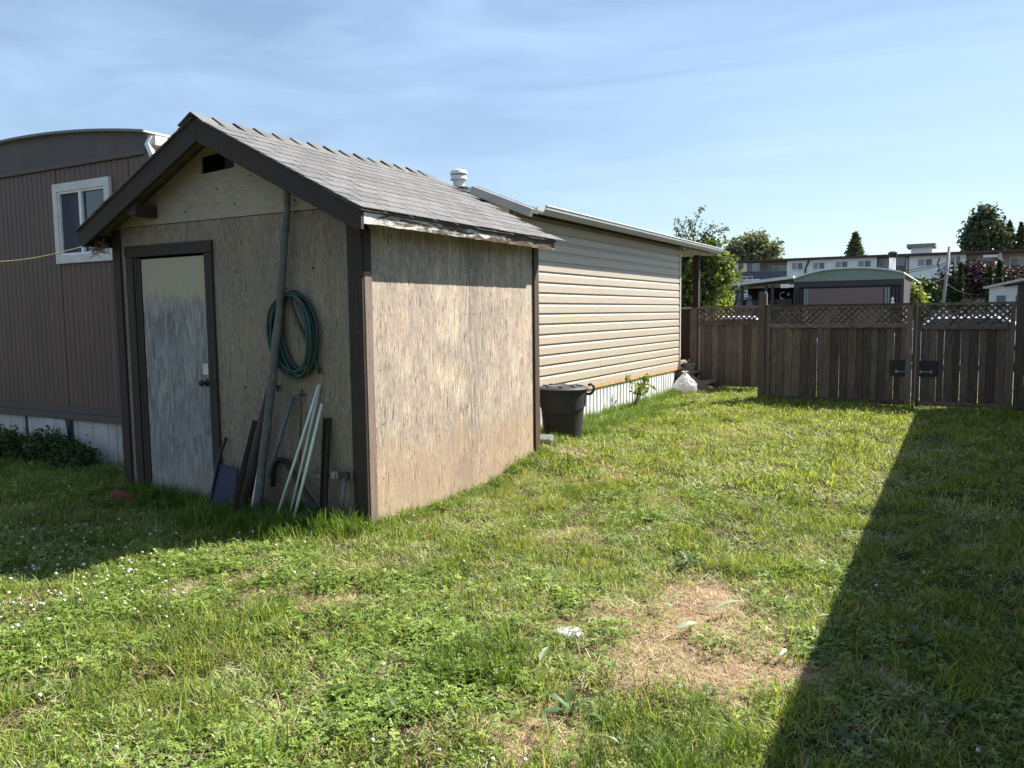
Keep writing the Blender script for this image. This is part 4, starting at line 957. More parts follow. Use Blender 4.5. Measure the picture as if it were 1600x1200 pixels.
# plum tree and hedges
tree_px('plum_tree', 'dark red leaved plum tree behind the utility pole', [(1490, 445, 34, 24, 2), (1530, 440, 34, 26, 2), (1565, 450, 34, 24, 2), (1465, 462, 22, 18, 1), (1520, 424, 26, 12, 1), (1590, 440, 24, 22, 1.4), (1550, 425, 22, 12, 1)], 75, 17000, .17, 'leaf_plum', 41, th0=.3, shell=.35)
conifer('tall narrow arborvitae in front of the plum tree', 1562, 407, 480, 17, 62, 24, mat='leaf_arbor', n=2200, size=.20, name='arborvitae', ragged=.08)
conifer('short arborvitae left of the pair beside the utility pole', 1488, 411, 480, 13, 66, 26, mat='leaf_arbor', n=1500, size=.2, name='arborvitae', ragged=.08)
conifer('short arborvitae right of the pair beside the utility pole', 1501, 414, 480, 12, 66, 27, mat='leaf_arbor', n=1500, size=.2, name='arborvitae', ragged=.08)
conifer('low arborvitae tip left of the tall narrow one', 1548, 416, 480, 12, 64, 28, mat='leaf_arbor', n=1300, size=.2, name='arborvitae', ragged=.08)
tree_px('hedge', 'clipped green hedge in front of the apartment windows', [(1437, 458, 18, 14, 1), (1452, 460, 14, 13, 1), (1440, 475, 24, 14, 1)], 72, 5200, .20, 'leaf_arbor', 51, cat='hedge', th0=.1)
tree_px('leaf_bush', 'pale green bush at the right corner of the green trimmed mobile home', [(1420, 460, 11, 16, 1), (1428, 475, 14, 14, 1), (1416, 482, 10, 12, .7)], 33, 3000, .09, 'leaf_lime', 52, cat='bush', th0=.05)
# dark leafy weeds in front of the brown skirt
for i, (px0, yb, hh, ww, lab) in enumerate(((20, 705, .33, .38, 'dark leafy weed clump at the far left under the netting'), (80, 712, .32, .38, 'dark leafy weed clump in front of the skirting, tallest of the row'), (125, 728, .18, .32, 'low dark weed clump nearest the shed along the skirting'), (55, 690, .3, .3, 'leafy weed clump close against the rusty stud'))):
    p_ = at_y(px0, yb, 4.95); b_ = (p_.x, 4.92+.06*(i % 2), .02)
    plant('weed_clump', lab, 'weeds', b_, [(0, 0, hh*.5, ww*.7, .17, hh*.5, 1), (ww*.4, .0, hh*.32, ww*.5, .15, hh*.35, .7), (-ww*.4, 0, hh*.35, ww*.5, .15, hh*.38, .7)], 2800, .022, 'leaf_weed', trunk=False, seed=60+i, group='leafy weeds along the brown home', shell=.2, part='foliage')
# sapling weed against white skirt
p_ = at_x(988, 648, -4.52); b_ = (-4.50, p_.y, 0)
t_ = thing('young_shrub', 'young leafy shrub growing against the white skirting', 'shrub', b_)
mb = MB(); LP = []
rr = random.Random(5)
for k in range(9):
    dx, dy, hz = rr.uniform(-.02, .22), rr.uniform(-.42, .42), rr.uniform(.32, .62)
    A_ = Vector(b_); C_ = A_+Vector((dx, dy, hz)); M_ = A_+Vector((dx*.5, dy*.3, hz*.6)); mb.tube([A_, M_, C_], [.008, .005, .002], 4)
    for i in range(15): LP.append(M_.lerp(C_, i/14)+Vector((rr.gauss(0, .03), rr.gauss(0, .035), rr.gauss(0, .03))))
mb.build('stem', 'bark', t_)
def leaf_quads(P, s0, seed, up=.5):
    g = np.random.default_rng(seed); P = np.array([tuple(q) for q in P]); n = len(P); nr = g.normal(size=(n, 3)); nr[:, 2] += up; nr /= np.linalg.norm(nr, axis=1)[:, None]
    t = np.cross(nr, g.normal(size=(n, 3))); t /= np.linalg.norm(t, axis=1)[:, None]; b = np.cross(nr, t); s = s0*(.6+.7*g.random(n))[:, None]
    V = np.stack([P-t*s, P-t*s*.2+b*s*.45+nr*s*.15, P+t*s, P-t*s*.2-b*s*.45+nr*s*.15], 1).reshape(-1, 3)
    return V, np.arange(4*n).reshape(-1, 4), np.repeat(g.random(n), 4)
V, Q, T_ = leaf_quads(LP, .045, 5); V = V-np.array(b_); link('foliage', np_mesh('foliage', V, Q, tint=T_, mat='leaf_lime', smooth=False), t_)

# ================================================================= NEIGHBOUR MOBILE HOME + CARPORT beyond the fence
D = 30.0
gh0 = at_d(1238, 480, D); gh1 = at_d(1412, 480, D)
ang = 0.0
Yg = (gh0.y+gh1.y)/2 - .3
def gp(x, y, dy=0): return at_y(x, y, Yg+dy)
gm = thing('mobile_home', 'dark mobile home with green arched roof trim beyond the gates', 'mobile home', (gp(1325, 480).x, Yg, 0))
xl_, xr_ = gp(1240, 460).x, gp(1412, 460).x; zc = gp(1325, 437).z
def garch(x): u = (x-(xl_+xr_)/2)/((xr_-xl_)/2); return gp(1325, 420).z - (.09+.25*(1 if u < 0 else .6))*abs(u)**2.4
xs_ = np.linspace(xl_, xr_, 24)
z_b = gp(1325, 438).z; z_c = gp(1325, 449).z
MB().prism([(xl_, z_b), (xr_, z_b)]+[(x, garch(x)) for x in xs_[::-1]], 'y', Yg, Yg+.1).build('gable_board', 'green_trim', gm)
MB().prism([(x, garch(x)+.06) for x in xs_]+[(x, garch(x)+.004) for x in xs_[::-1]], 'y', Yg-.12, Yg+14).build('roof', 'gutter_lip', gm)
MB().box((xl_, Yg+.02, 0), (xr_, Yg+.12, z_b-.004)).build('wall', 'purple_brown', gm)
MB().box((xl_, Yg+.12, 0), (xl_+.1, Yg+13.9, z_b)).build('wall', 'purple_brown', gm); MB().box((xr_-.1, Yg+.12, 0), (xr_, Yg+13.9, z_b)).build('wall', 'purple_brown', gm)
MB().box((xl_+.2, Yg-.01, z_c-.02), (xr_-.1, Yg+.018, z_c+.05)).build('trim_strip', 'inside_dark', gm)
a0, a1 = gp(1264, 470).x, gp(1380, 470).x
MB().box((a0, Yg-.03, 1.0), (a1, Yg+.015, z_c-.02)).build('panel', 'taupe_panel', gm)
for q_ in (gp(1258, 470).x, gp(1262, 470).x, gp(1384, 470).x, gp(1388.5, 470).x): MB().box((q_-.04, Yg-.02, .9), (q_+.03, Yg+.016, z_c-.02)).build('window_trim', 'light_green', gm)
for k in range(9):
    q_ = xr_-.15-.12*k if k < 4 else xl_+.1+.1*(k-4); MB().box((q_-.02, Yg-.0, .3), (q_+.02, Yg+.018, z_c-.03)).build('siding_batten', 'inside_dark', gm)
pq = gp(1395, 470); 
lo = thing('lawn_ornament', 'small pale ornament on the wall corner of the dark mobile home', 'ornament', (pq.x, Yg-.1, gp(1395, 474).z)); MB().lathe([(.05, gp(1395, 474).z-.05), (.08, gp(1395, 474).z), (.03, gp(1395, 474).z+.1), (.06, gp(1395, 474).z+.16), (.01, gp(1395, 474).z+.24)], (pq.x, Yg-.1), 10).build('ornament_body', 'sheet_white', lo)
# stove pipe on its roof
sp = gp(1394, 422, 3); vz = gp(1394, 393, 3).z; v_ = MB().lathe([(.12, sp.z-.6), (.12, vz-.25), (.12, vz-.24)], (sp.x, sp.y), 16).build('flue_pipe', 'sheet_white', gm)
MB().lathe([(.15, vz-.25), (.17, vz-.05), (.10, vz+.0)], (sp.x, sp.y), 16).build('flue_cap', 'inside_dark', v_)
# carport roof to the left, open sided with dark interior
cp = thing('carport', 'open carport with white edged sloping roof beside the green trimmed home', 'carport', (gp(1180, 480).x, Yg, 0))
c0_, c1_ = gp(1120, 446), gp(1240, 432)
MB().prism([(c0_.x, c0_.z+.0), (c1_.x, c1_.z+.04), (c1_.x, c1_.z-.08), (c0_.x, c0_.z-.10)], 'y', Yg-.05, Yg+.05).build('roof_edge', 'gutter_lip', cp)
MB().prism([(c0_.x, c0_.z-.01), (c1_.x-.05, c1_.z+.02), (c1_.x-.05, c1_.z-.02), (c0_.x, c0_.z-.05)], 'y', Yg+.051, Yg+6).build('roof', 'roof_metal', cp)
for q_ in (1132, 1139, 1150, 1158, 1196, 1206): xx = gp(q_, 470).x; MB().box((xx-.07, Yg+.1, 0), (xx+.05, Yg+.22, c0_.z-.06)).build('carport_post', 'purple_brown', cp)
MB().box((gp(1134, 470).x, Yg+3.8, 0), (c1_.x-.1, Yg+3.9, c0_.z-.05)).build('back_wall', 'inside_dark', cp)  # near-black sheet whose colour imitates the shade inside the carport
MB().box((gp(1142, 470).x, Yg+.3, 0), (c1_.x-.1, Yg+.4, gp(1190, 478).z+.25)).build('low_wall', 'purple_brown', cp)
MB().box((gp(1220, 445).x, Yg-.04, gp(1226, 450).z), (gp(1233, 445).x, Yg+.0, gp(1226, 444).z)).build('sign_board', 'sheet_white', cp)
for q_, s_ in ((1155, .16), (1171, .2)):
    pq = gp(q_, 474, -.4); o_ = thing('garden_statue', 'pale garden figure in the carport, ' + ('left of the two' if q_ < 1160 else 'right of the two'), 'statue', (pq.x, pq.y, 0), group='pale garden figures in the carport')
    MB().lathe([(s_, 0), (s_, pq.z-.35), (s_*1.1, pq.z-.2), (s_*.6, pq.z), (s_*.3, pq.z+.1), (s_*.55, pq.z+.2), (s_*.1, pq.z+.32)], (pq.x, pq.y), 12).build('figure', 'dim_stone', o_)
wr = gp(1223, 462, .0); o_ = thing('wreath', 'pale round wreath hanging in the carport', 'wreath', (wr.x, wr.y, wr.z))
MB().tube([(wr.x+.10*math.cos(a), Yg-.02, wr.z+.13*math.sin(a)) for a in [R(60+k*15) for k in range(18)]], .022, 5).build('wreath_ring', 'dim_stone', o_); MB().lathe([(.01, wr.z-.02), (.06, wr.z-.0), (.05, wr.z+.06), (.02, wr.z+.12)], (wr.x+.22, Yg-.05), 8).build('bow', 'dim_stone', o_)

# cars seen through the lattice
def car(label, cx, cy, rz_, roof=1.40):
    t_ = thing('parked_car', label, 'car', (cx, cy, 0), rz_)
    side = [(-2.15, .32), (2.15, .32), (2.2, .55), (2.1, .78), (1.25, .92), (.55, roof-.02), (-.85, roof), (-1.75, .98), (-2.15, .92), (-2.22, .6)]
    V = []; 
    for w_, ins in ((-.86, 0), (.86, 0)):
        for a, b in side: V.append((a*(1-.02*(b > 1)), w_*(1-.16*max(0, (b-.9)/.5)), b))
    n = len(side); F = [tuple(range(n))[::-1], tuple(range(n, 2*n))]+[(i, (i+1) % n, n+(i+1) % n, n+i) for i in range(n)]
    body = MB().add(V, F).build('body', 'car_white', t_, local=True, bevel=.05)
    for w_ in (-1, 1):
        MB().add([(1.05, w_*.85, .97), (.5, w_*.79, roof-.08), (-.8, w_*.79, roof-.07), (-1.45, w_*.85, 1.0), (1.05, w_*.86, .96), (.5, w_*.80, roof-.09), (-.8, w_*.80, roof-.08), (-1.45, w_*.86, .99)], [(0, 1, 2, 3), (4, 5, 6, 7), (0, 4, 5, 1), (1, 5, 6, 2), (2, 6, 7, 3)]).build('side_window', 'glass', body, local=True)
    MB().add([(1.24, -.74, .95), (1.24, .74, .95), (.60, .66, roof-.06), (.60, -.66, roof-.06), (1.27, -.74, .96), (1.27, .74, .96), (.63, .66, roof-.05), (.63, -.66, roof-.05)], [(0, 1, 2, 3), (4, 5, 6, 7), (0, 1, 5, 4), (2, 3, 7, 6)]).build('windscreen', 'glass', body, local=True)
    for sx in (-1.35, 1.35):
        for sy in (-.86, .72):
            M = Matrix.Translation((sx, sy, .33)) @ Matrix.Rotation(R(-90), 4, 'X'); w_ = MB().lathe([(.2, 0), (.32, .01), (.335, .04), (.335, .12), (.32, .14), (.2, .14)], n=20)
            wh = MB().add([M @ Vector(v) for v in w_.v], w_.f).build('wheel', 'black_rubber', t_, local=True)
            w_ = MB().lathe([(.21, -.008), (.19, .15), (.02, .148)], n=14); MB().add([M @ Vector(v) for v in w_.v], w_.f).build('rim', 'tool_metal', wh, local=True)
    for sy in (-.62, .62): MB().box((2.12, sy-.16, .62), (2.215, sy+.16, .76)).build('headlight', 'glass_pale', t_, local=True)
cc = at_y(1155, 495, 21.5); car('white car parked behind the fixed fence section, seen through the lattice', cc.x, 21.5, R(4), 1.42)
cc = at_y(1238, 500, 24.5)
cc = at_y(1500, 492, 24); car('white car parked behind the narrow gate leaf, seen through the lattice', cc.x, 24.2, R(178), 1.36)

# ================================================================= APARTMENT BLOCK
apt = None
def facade(P0, P1):
    d = (P1-P0); d.z = 0; L_ = d.length; d.normalize(); n_ = Vector((d.y, -d.x, 0))
    if n_.dot(P0) > 0: n_ = -n_
    def hit(x, y):
        r_ = ray(x, y); t_ = (P0-CAM).dot(n_)/r_.dot(n_); p_ = CAM+r_*t_; return ((p_-P0).dot(d), p_.z)
    return d, n_, hit, L_
def apt_block(label, Pa, Pb, depth):
    P0 = Vector((Pa.x, Pa.y, 0)); P1 = Vector((Pb.x, Pb.y, 0)); d, n_, hit, L_ = facade(P0, P1)
    rz_ = math.atan2(d.y, d.x); t_ = thing('apartment_block', label, 'building', tuple(P0), rz_)   # local x along facade, local -y outwards
    return t_, hit, L_
aA, aB = at_d(1128, 486, 116), at_d(1417, 483, 105); bA, bB = at_d(1419, 483, 101), at_d(1660, 480, 93)
def rect(par, hit, name, mat, x0, y0, x1, y1, front, back, **k):
    """wall feature by its outline on the facade plane; front/back are local y (negative = proud)"""
    a, zt_ = hit(x0, (y0)); b, zb_ = hit(x1, (y1)); zt_ = hit((x0+x1)/2, y0)[1]; zb_ = hit((x0+x1)/2, y1)[1]
    return MB().box((a, front, zb_), (b, back, zt_)).build(name, mat, par, local=True, **k)
ap1, hit, L_ = apt_block('long white three storey apartment block with flat brown edged roof, left wing', aA, aB, 14)
zr = hit(1320, 404)[1]
MB().box((0, 1.6, 0), (L_, 14, zr)).build('wall', 'apt_white', ap1, local=True)
MB().box((-.6, -.5, zr), (L_+.2, 14.3, zr+.30)).build('roof', 'apt_fascia', ap1, local=True)
def wall_cols(par, hit, cols, zr, mat='apt_white'):
    for a, b in cols: xa = hit(a, 440)[0]; xb = hit(b, 440)[0]; MB().box((xa, 0, 0), (xb, 1.6, zr)).build('wall', mat, par, local=True)
wall_cols(ap1, hit, [(1129, 1147), (1229, 1369), (1415, 1417)], zr)
def window(par, hit, x0, y0, x1, y1, split=.5, mats=('glass_pale', 'glass')):
    a, _ = hit(x0, y0); b, _ = hit(x1, y1); xm = (x0+x1)/2; zt_ = hit(xm, y0)[1]; zb_ = hit(xm, y1)[1]; f = .12
    w_ = MB().box((a-f, -.10, zb_-f), (b+f, -.005, zb_)).box((a-f, -.10, zt_), (b+f, -.005, zt_+f)).box((a-f, -.10, zb_), (a, -.005, zt_)).box((b, -.10, zb_), (b+f, -.005, zt_))
    m_ = a+(b-a)*split; w_.box((m_-.06, -.09, zb_), (m_+.06, -.005, zt_)); w_ = w_.build('window', 'sheet_white', par, local=True)
    MB().box((a, -.04, zb_), (m_-.06, -.004, zt_)).build('pane', mats[0], w_, local=True); MB().box((m_+.06, -.04, zb_), (b, -.004, zt_)).build('pane', mats[1], w_, local=True)
for q_ in ((1238, 411, 1254, 421), (1271, 410.5, 1288, 420), (1306, 409, 1324, 418.5), (1341, 407.5, 1360, 417)): window(ap1, hit, *q_)
# lower storeys
for x_ in (1132, 1160, 1238, 1271, 1306, 1341):
    window(ap1, hit, x_, 433, x_+15, 441); window(ap1, hit, x_, 455, x_+15, 463)
def balcony(par, hit, x0, x1, zr, wallmat='apt_tan', door=None):
    xa = hit(x0, 440)[0]; xb = hit(x1, 440)[0]; MB().box((xa, 1.5, 0), (xb, 1.59, zr)).build('balcony_wall', wallmat, par, local=True)
    for yy in (436.5, 459):
        z_ = hit((x0+x1)/2, yy)[1]; MB().box((xa, -.1, z_-.2), (xb, 1.49, z_)).build('balcony_floor', 'apt_white', par, local=True)
        r_ = MB().box((xa, -.08, z_+.02), (xb, -.03, z_+1.1)).build('balcony_rail', 'apt_rail', par, local=True)
        if door:
            a = hit(door[0], 440)[0]+.0; b = hit(door[1], 440)[0]; dz = hit((x0+x1)/2, door[2])[1]-hit((x0+x1)/2, 436.5)[1]
            dd = MB().box((a, 1.42, z_), (b, 1.49, z_+dz)).build('balcony_door', 'sheet_white', par, local=True)
            m_ = (a+b)/2; MB().box((a+.1, 1.38, z_+.05), (m_-.04, 1.419, z_+dz-.1)).build('pane', 'glass', dd, local=True); MB().box((m_+.04, 1.38, z_+.05), (b-.1, 1.419, z_+dz-.1)).build('pane', 'glass_pale', dd, local=True)
balcony(ap1, hit, 1188.5, 1229, zr, door=(1204, 1226, 415)); balcony(ap1, hit, 1147, 1188, zr, wallmat='apt_cream')
for a, b, mt in ((1149, 1154, 'sheet_white'), (1154.5, 1160.5, 'glass'), (1161, 1167, 'sheet_white'), (1167.5, 1174.5, 'glass'), (1175, 1187, 'glass_pale')): rect(ap1, hit, 'balcony_screen', mt, a, 411, b, 425, -.05, .1)
rect(ap1, hit, 'balcony_screen', 'apt_tan', 1149, 425.2, 1187.5, 437, -.05, .1)
balcony(ap1, hit, 1369, 1415, zr, wallmat='apt_tan', door=(1372, 1386, 402)); rect(ap1, hit, 'balcony_screen', 'glass_pale', 1400, 400, 1414, 415, .3, .4)
xa = hit(1258, 425)[0]; MB().tube([(xa, -.15, 0), (xa+.05, -.15, hit(1258, 420)[1]), (xa+.5, -.15, zr)], .12, 6).build('downpipe', 'apt_fascia', ap1, local=True)
ap2, hit2, L2 = apt_block('right wing of the white apartment block with rooftop box and tan balconies', bA, bB, 14)
zr2 = hit2(1500, 397.5)[1]
MB().box((0, 1.6, 0), (L2, 14, zr2)).build('wall', 'apt_white', ap2, local=True)
MB().box((-.5, -.6, zr2), (L2+2, 14.3, zr2+.32)).build('roof', 'apt_fascia', ap2, local=True)
wall_cols(ap2, hit2, [(1419, 1508), (1558.5, 1564)], zr2)
MB().box((-.06, -.02, 3), (-.005, 1.5, zr2)).build('wall', 'apt_cream', ap2, local=True)  # cream colour on the end strip stands in for sunlight on white wall
for q_ in ((1435, 405, 1456, 415), (1434, 436, 1455, 445), (1486, 401, 1500, 415), (1434, 462, 1455, 470), (1486, 436, 1500, 445)): window(ap2, hit2, *q_)
balcony(ap2, hit2, 1508.5, 1558, zr2, door=(1521, 1553, 403)); balcony(ap2, hit2, 1564.5, 1640, zr2, door=(1577, 1604, 400))
rect(ap2, hit2, 'awning', 'sheet_white', 1536, 398.5, 1559, 402.5, -.6, -.3)
xa, xb = hit2(1421, 390)[0]+0, hit2(1453, 390)[0]; zz = hit2(1437, 384)[1]
tw_ = MB().box((xa, 3, zr2+.32), (xb, 6.5, zz)).build('roof_box', 'apt_white', ap2, local=True)
MB().box((xa-.5, 2.6, zz), (xb+.5, 6.9, zz+.45)).build('roof_box_cap', 'light_green', tw_, local=True)

# small white house at the right edge
D = 40; s0_ = at_d(1545, 470, D); wh = thing('garden_house', 'small white house with pale gable at the right edge beyond the fence', 'house', (s0_.x, s0_.y, 0), R(-20))
MB().box((.0, 0, 0), (5, 3.5, 2.62)).build('wall', 'sheet_white', wh, local=True)
MB().prism([(-.2, 2.60), (1.5, 2.95), (5.2, 2.9), (5.2, 2.8), (1.5, 2.84), (-.2, 2.5)], 'y', -.25, 3.7).build('roof', 'apt_cream', wh, local=True)
for q_ in (.35, 1.2): w_ = MB().box((q_, -.04, 1.5), (q_+.4, -.004, 2.15)).build('window', 'glass_pale', wh, local=True); MB().box((q_-.05, -.06, 1.44), (q_+.45, -.041, 1.498)).build('sill', 'sheet_white', w_, local=True)
MB().tube([(.8, -.4, 2.62), (1.75, -.4, 2.75), (1.9, -.15, 2.5), (1.9, -.10, .3)], .07, 6).build('gutter', 'inside_dark', wh, local=True)
# utility pole and wires
D = 52; q0, q1 = at_d(1473, 500, D), at_d(1483.5, 386, D); q1.y = q0.y+.3; q1 = Vector((q1.x, q1.y, q1.z)); q0.z = -.2; q0.x -= .15
up = thing('utility_pole', 'slightly leaning grey wooden utility pole with insulators behind the gates', 'utility pole', (q0.x, q0.y, 0))
MB().tube([q0, q0.lerp(q1, .5), q1], [.105, .095, .085], 10).build('pole_shaft', 'pole_grey', up, smooth=True)
a_ = q0.lerp(q1, .93); MB().tube([a_+Vector((-.1, 0, -.9)), a_+Vector((-.45, -.1, -1.1)), a_+Vector((-.62, -.1, -.7)), a_+Vector((-.5, -.1, -.3))], .04, 5).build('cable_loop', 'inside_dark', up)
for k in range(3): c_ = q0.lerp(q1, .78-.05*k); MB().tube([c_+Vector((.17, -.1, 0)), c_+Vector((.32, -.1, .05))], .07, 6).build('insulator', 'sheet_white', up)
MB().tube([q0+Vector((-.35, -.1, 0)), q0.lerp(q1, .75)+Vector((-.12, -.15, 0))], .03, 4).build('conduit', 'inside_dark', up)
def wire(A_, B_, sag, label, r_=.022, name='power_line'):
    pts = []
    for i in range(17): u_ = i/16; p_ = A_.lerp(B_, u_); p_.z -= sag*4*u_*(1-u_); pts.append(p_)
    tag(MB().tube(pts, r_, 4).build(name, 'inside_dark'), label, 'wire', 'wires at the utility pole')
wire(q0.lerp(q1, .82), at_d(1120, 412, 78), 1.2, 'upper wire running left from the utility pole across the apartments')
wire(q0.lerp(q1, .80), at_d(1120, 420, 78), 1.2, 'lower wire running left from the utility pole across the apartments')
wire(q0.lerp(q1, .66), at_d(1412, 432, 36), .3, 'short drop wire from the utility pole to the green trimmed home')
wire(q0.lerp(q1, .60), at_d(1560, 452, 41), .5, 'drop wire from the utility pole to the small white house')
wire(q0.lerp(q1, .66), at_d(1640, 418, 60), .4, 'wire running right from the utility pole over the plum tree')
# ================================================================= GRASS
def blades(n, rad, h, w, lean, flat=0., seed=0, curl=.5, tipw=.0):
    g = np.random.default_rng(seed); a = g.random(n)*2*np.pi; r_ = rad*np.sqrt(g.random(n)); bx_ = r_*np.cos(a); by_ = r_*np.sin(a)
    az = g.random(n)*2*np.pi; H_ = h*(.55+.75*g.random(n)); ln = lean*(.3+g.random(n)*1.1); W_ = w*(.7+.6*g.random(n))
    dx, dy = np.cos(az), np.sin(az); sx, sy = -dy, dx; V = []
    for u, ww in ((0, 1.), (.4, .95), (.75, .7), (1, .02)):
        out = H_*np.sin(ln)*(u**(1+curl)); up = H_*np.cos(ln)*u*(1-.25*curl*u)
        cx, cy, cz = bx_+dx*out, by_+dy*out, up*(1-flat)+.004+flat*.012*g.random(n)
        for s_ in (-1, 1):
            if u == 1 and s_ == 1: continue
            V.append(np.stack([cx+sx*s_*W_*ww/2, cy+sy*s_*W_*ww/2, cz], 1))
    V = np.stack(V, 1).reshape(-1, 3); o = np.arange(n)[:, None]*7
    Q = np.concatenate([o+np.array([0, 1, 3, 2]), o+np.array([2, 3, 5, 4])]); T_ = o+np.array([4, 5, 6])
    return V, Q, T_, np.repeat(g.random(n), 7)
def clover_clump(n, rad, h, s0, seed):
    g = np.random.default_rng(seed); V = []; Q = []; T_ = []; tint = []; k = 0
    for i in range(n):
        a = g.random()*6.28; r_ = rad*math.sqrt(g.random()); c_ = np.array([r_*math.cos(a), r_*math.sin(a), h*(.5+.7*g.random())]); s = s0*(.7+.6*g.random()); a0 = g.random()*6.28; tn = g.random()
        tx, ty = g.normal(0, .25, 2)
        for j in range(3):
            b = a0+j*2.094; d = np.array([math.cos(b), math.sin(b), 0]); d[2] = d[0]*tx+d[1]*ty; e = np.array([-math.sin(b), math.cos(b), 0]); e[2] = e[0]*tx+e[1]*ty
            V += [c_, c_+d*s*.55+e*s*.42+[0, 0, s*.12], c_+d*s, c_+d*s*.55-e*s*.42+[0, 0, s*.12]]; Q.append([k, k+1, k+2, k+3]); k += 4; tint += [tn]*4
    return np.array(V), np.array(Q), None, np.array(tint)
def flower_clump(seed):
    bm = bmesh.new(); bmesh.ops.create_icosphere(bm, subdivisions=2, radius=.0088)
    for v in bm.verts: v.co *= 1+.35*noise.noise(v.co*400+Vector((seed, 0, 0))); v.co.z += .055+.01*seed
    mb = MB().tube([(0, 0, 0), (.003, 0, .05+.01*seed)], .0012, 3); me = bpy.data.meshes.new('flower'); bm.to_mesh(me); bm.free(); me.materials.append(MATS['flower']); return me
def coll(name, meshes):
    c_ = bpy.data.collections.new(name)
    for i, me in enumerate(meshes): o = bpy.data.objects.new('%s_%02d' % (name, i), me); c_.objects.link(o)
    return c_
grass_c = coll('grass_clumps', [np_mesh('blades', *a[:3], tint=a[3], mat='grass') for a in
    [blades(30, .085, .050, .0042, .9, seed=1), blades(30, .085, .062, .0038, .75, seed=2), blades(26, .09, .048, .0052, 1.15, seed=3), blades(34, .08, .040, .0034, .8, seed=4), blades(24, .09, .075, .0036, 1.0, seed=5)]])
far_c = coll('grass_far', [np_mesh('blades', *a[:3], tint=a[3], mat='grass') for a in
    [blades(34, .13, .050, .0075, .9, seed=11), blades(34, .13, .060, .0070, .8, seed=12), blades(32, .13, .045, .009, 1.1, seed=13)]])
tall_c = coll('tall_clumps', [np_mesh('blades', *a[:3], tint=a[3], mat='tall_grass') for a in
    [blades(40, .07, .15, .0036, .62, seed=21, curl=.9), blades(36, .06, .20, .0038, .55, seed=22, curl=1.), blades(44, .08, .12, .0032, .7, seed=23, curl=.8)]])
clover_c = coll('clover_clumps', [np_mesh('leaflets', a[0], a[1], None, tint=a[3], mat='clover', smooth=False) for a in [clover_clump(20, .085, .042, .0125, 31), clover_clump(18, .085, .050, .015, 32), clover_clump(22, .085, .035, .011, 33)]])
straw_c = coll('straw_clumps', [np_mesh('straws', *a[:3], tint=a[3], mat='straw') for a in [blades(34, .10, .045, .0018, 1.35, flat=.7, seed=41), blades(30, .10, .06, .0016, 1.3, flat=.75, seed=42), blades(36, .09, .035, .0020, 1.2, flat=.55, seed=43)]])
clip_c = coll('clip_clumps', [np_mesh('clips', *a[:3], tint=a[3], mat='clipping') for a in [blades(16, .08, .075, .0040, 1.3, flat=.25, seed=51), blades(14, .09, .09, .0036, 1.25, flat=.2, seed=52), blades(18, .07, .06, .0045, 1.35, flat=.3, seed=53)]])
flower_c = coll('flower_heads', [flower_clump(0), flower_clump(1)])

def scatter_group(c_):
    ng = bpy.data.node_groups.new('scatter_'+c_.name, 'GeometryNodeTree')
    ng.interface.new_socket('Geometry', in_out='INPUT', socket_type='NodeSocketGeometry'); ng.interface.new_socket('Geometry', in_out='OUTPUT', socket_type='NodeSocketGeometry')
    N = ng.nodes; Lk = ng.links; gi = N.new('NodeGroupInput'); go = N.new('NodeGroupOutput')
    m2p = N.new('GeometryNodeMeshToPoints'); ip = N.new('GeometryNodeInstanceOnPoints'); ci = N.new('GeometryNodeCollectionInfo')
    ci.inputs['Collection'].default_value = c_; ci.inputs['Separate Children'].default_value = True; ci.inputs['Reset Children'].default_value = True
    def attr(nm, ty):
        a = N.new('GeometryNodeInputNamedAttribute'); a.data_type = ty; a.inputs['Name'].default_value = nm; return a.outputs[0]
    Lk.new(gi.outputs[0], m2p.inputs[0]); Lk.new(m2p.outputs[0], ip.inputs['Points']); Lk.new(ci.outputs[0], ip.inputs['Instance']); ip.inputs['Pick Instance'].default_value = True
    Lk.new(attr('idx', 'INT'), ip.inputs['Instance Index']); Lk.new(attr('rot', 'FLOAT_VECTOR'), ip.inputs['Rotation']); Lk.new(attr('scl', 'FLOAT_VECTOR'), ip.inputs['Scale'])
    Lk.new(ip.outputs[0], go.inputs[0]); return ng
def scatter(name, label, cat, c_, P, rot, scl, nvar):
    me = bpy.data.meshes.new(name); me.vertices.add(len(P)); me.vertices.foreach_set('co', P.astype(np.float32).ravel())
    a = me.attributes.new('idx', 'INT', 'POINT'); a.data.foreach_set('value', rng.integers(0, nvar, len(P)).astype(np.int32))
    a = me.attributes.new('rot', 'FLOAT_VECTOR', 'POINT'); a.data.foreach_set('vector', rot.astype(np.float32).ravel())
    a = me.attributes.new('scl', 'FLOAT_VECTOR', 'POINT'); a.data.foreach_set('vector', scl.astype(np.float32).ravel())
    o = bpy.data.objects.new(name, me); COL.objects.link(o); md = o.modifiers.new('scatter', 'NODES'); md.node_group = scatter_group(c_)
    return tag(o, label, cat, kind='stuff')

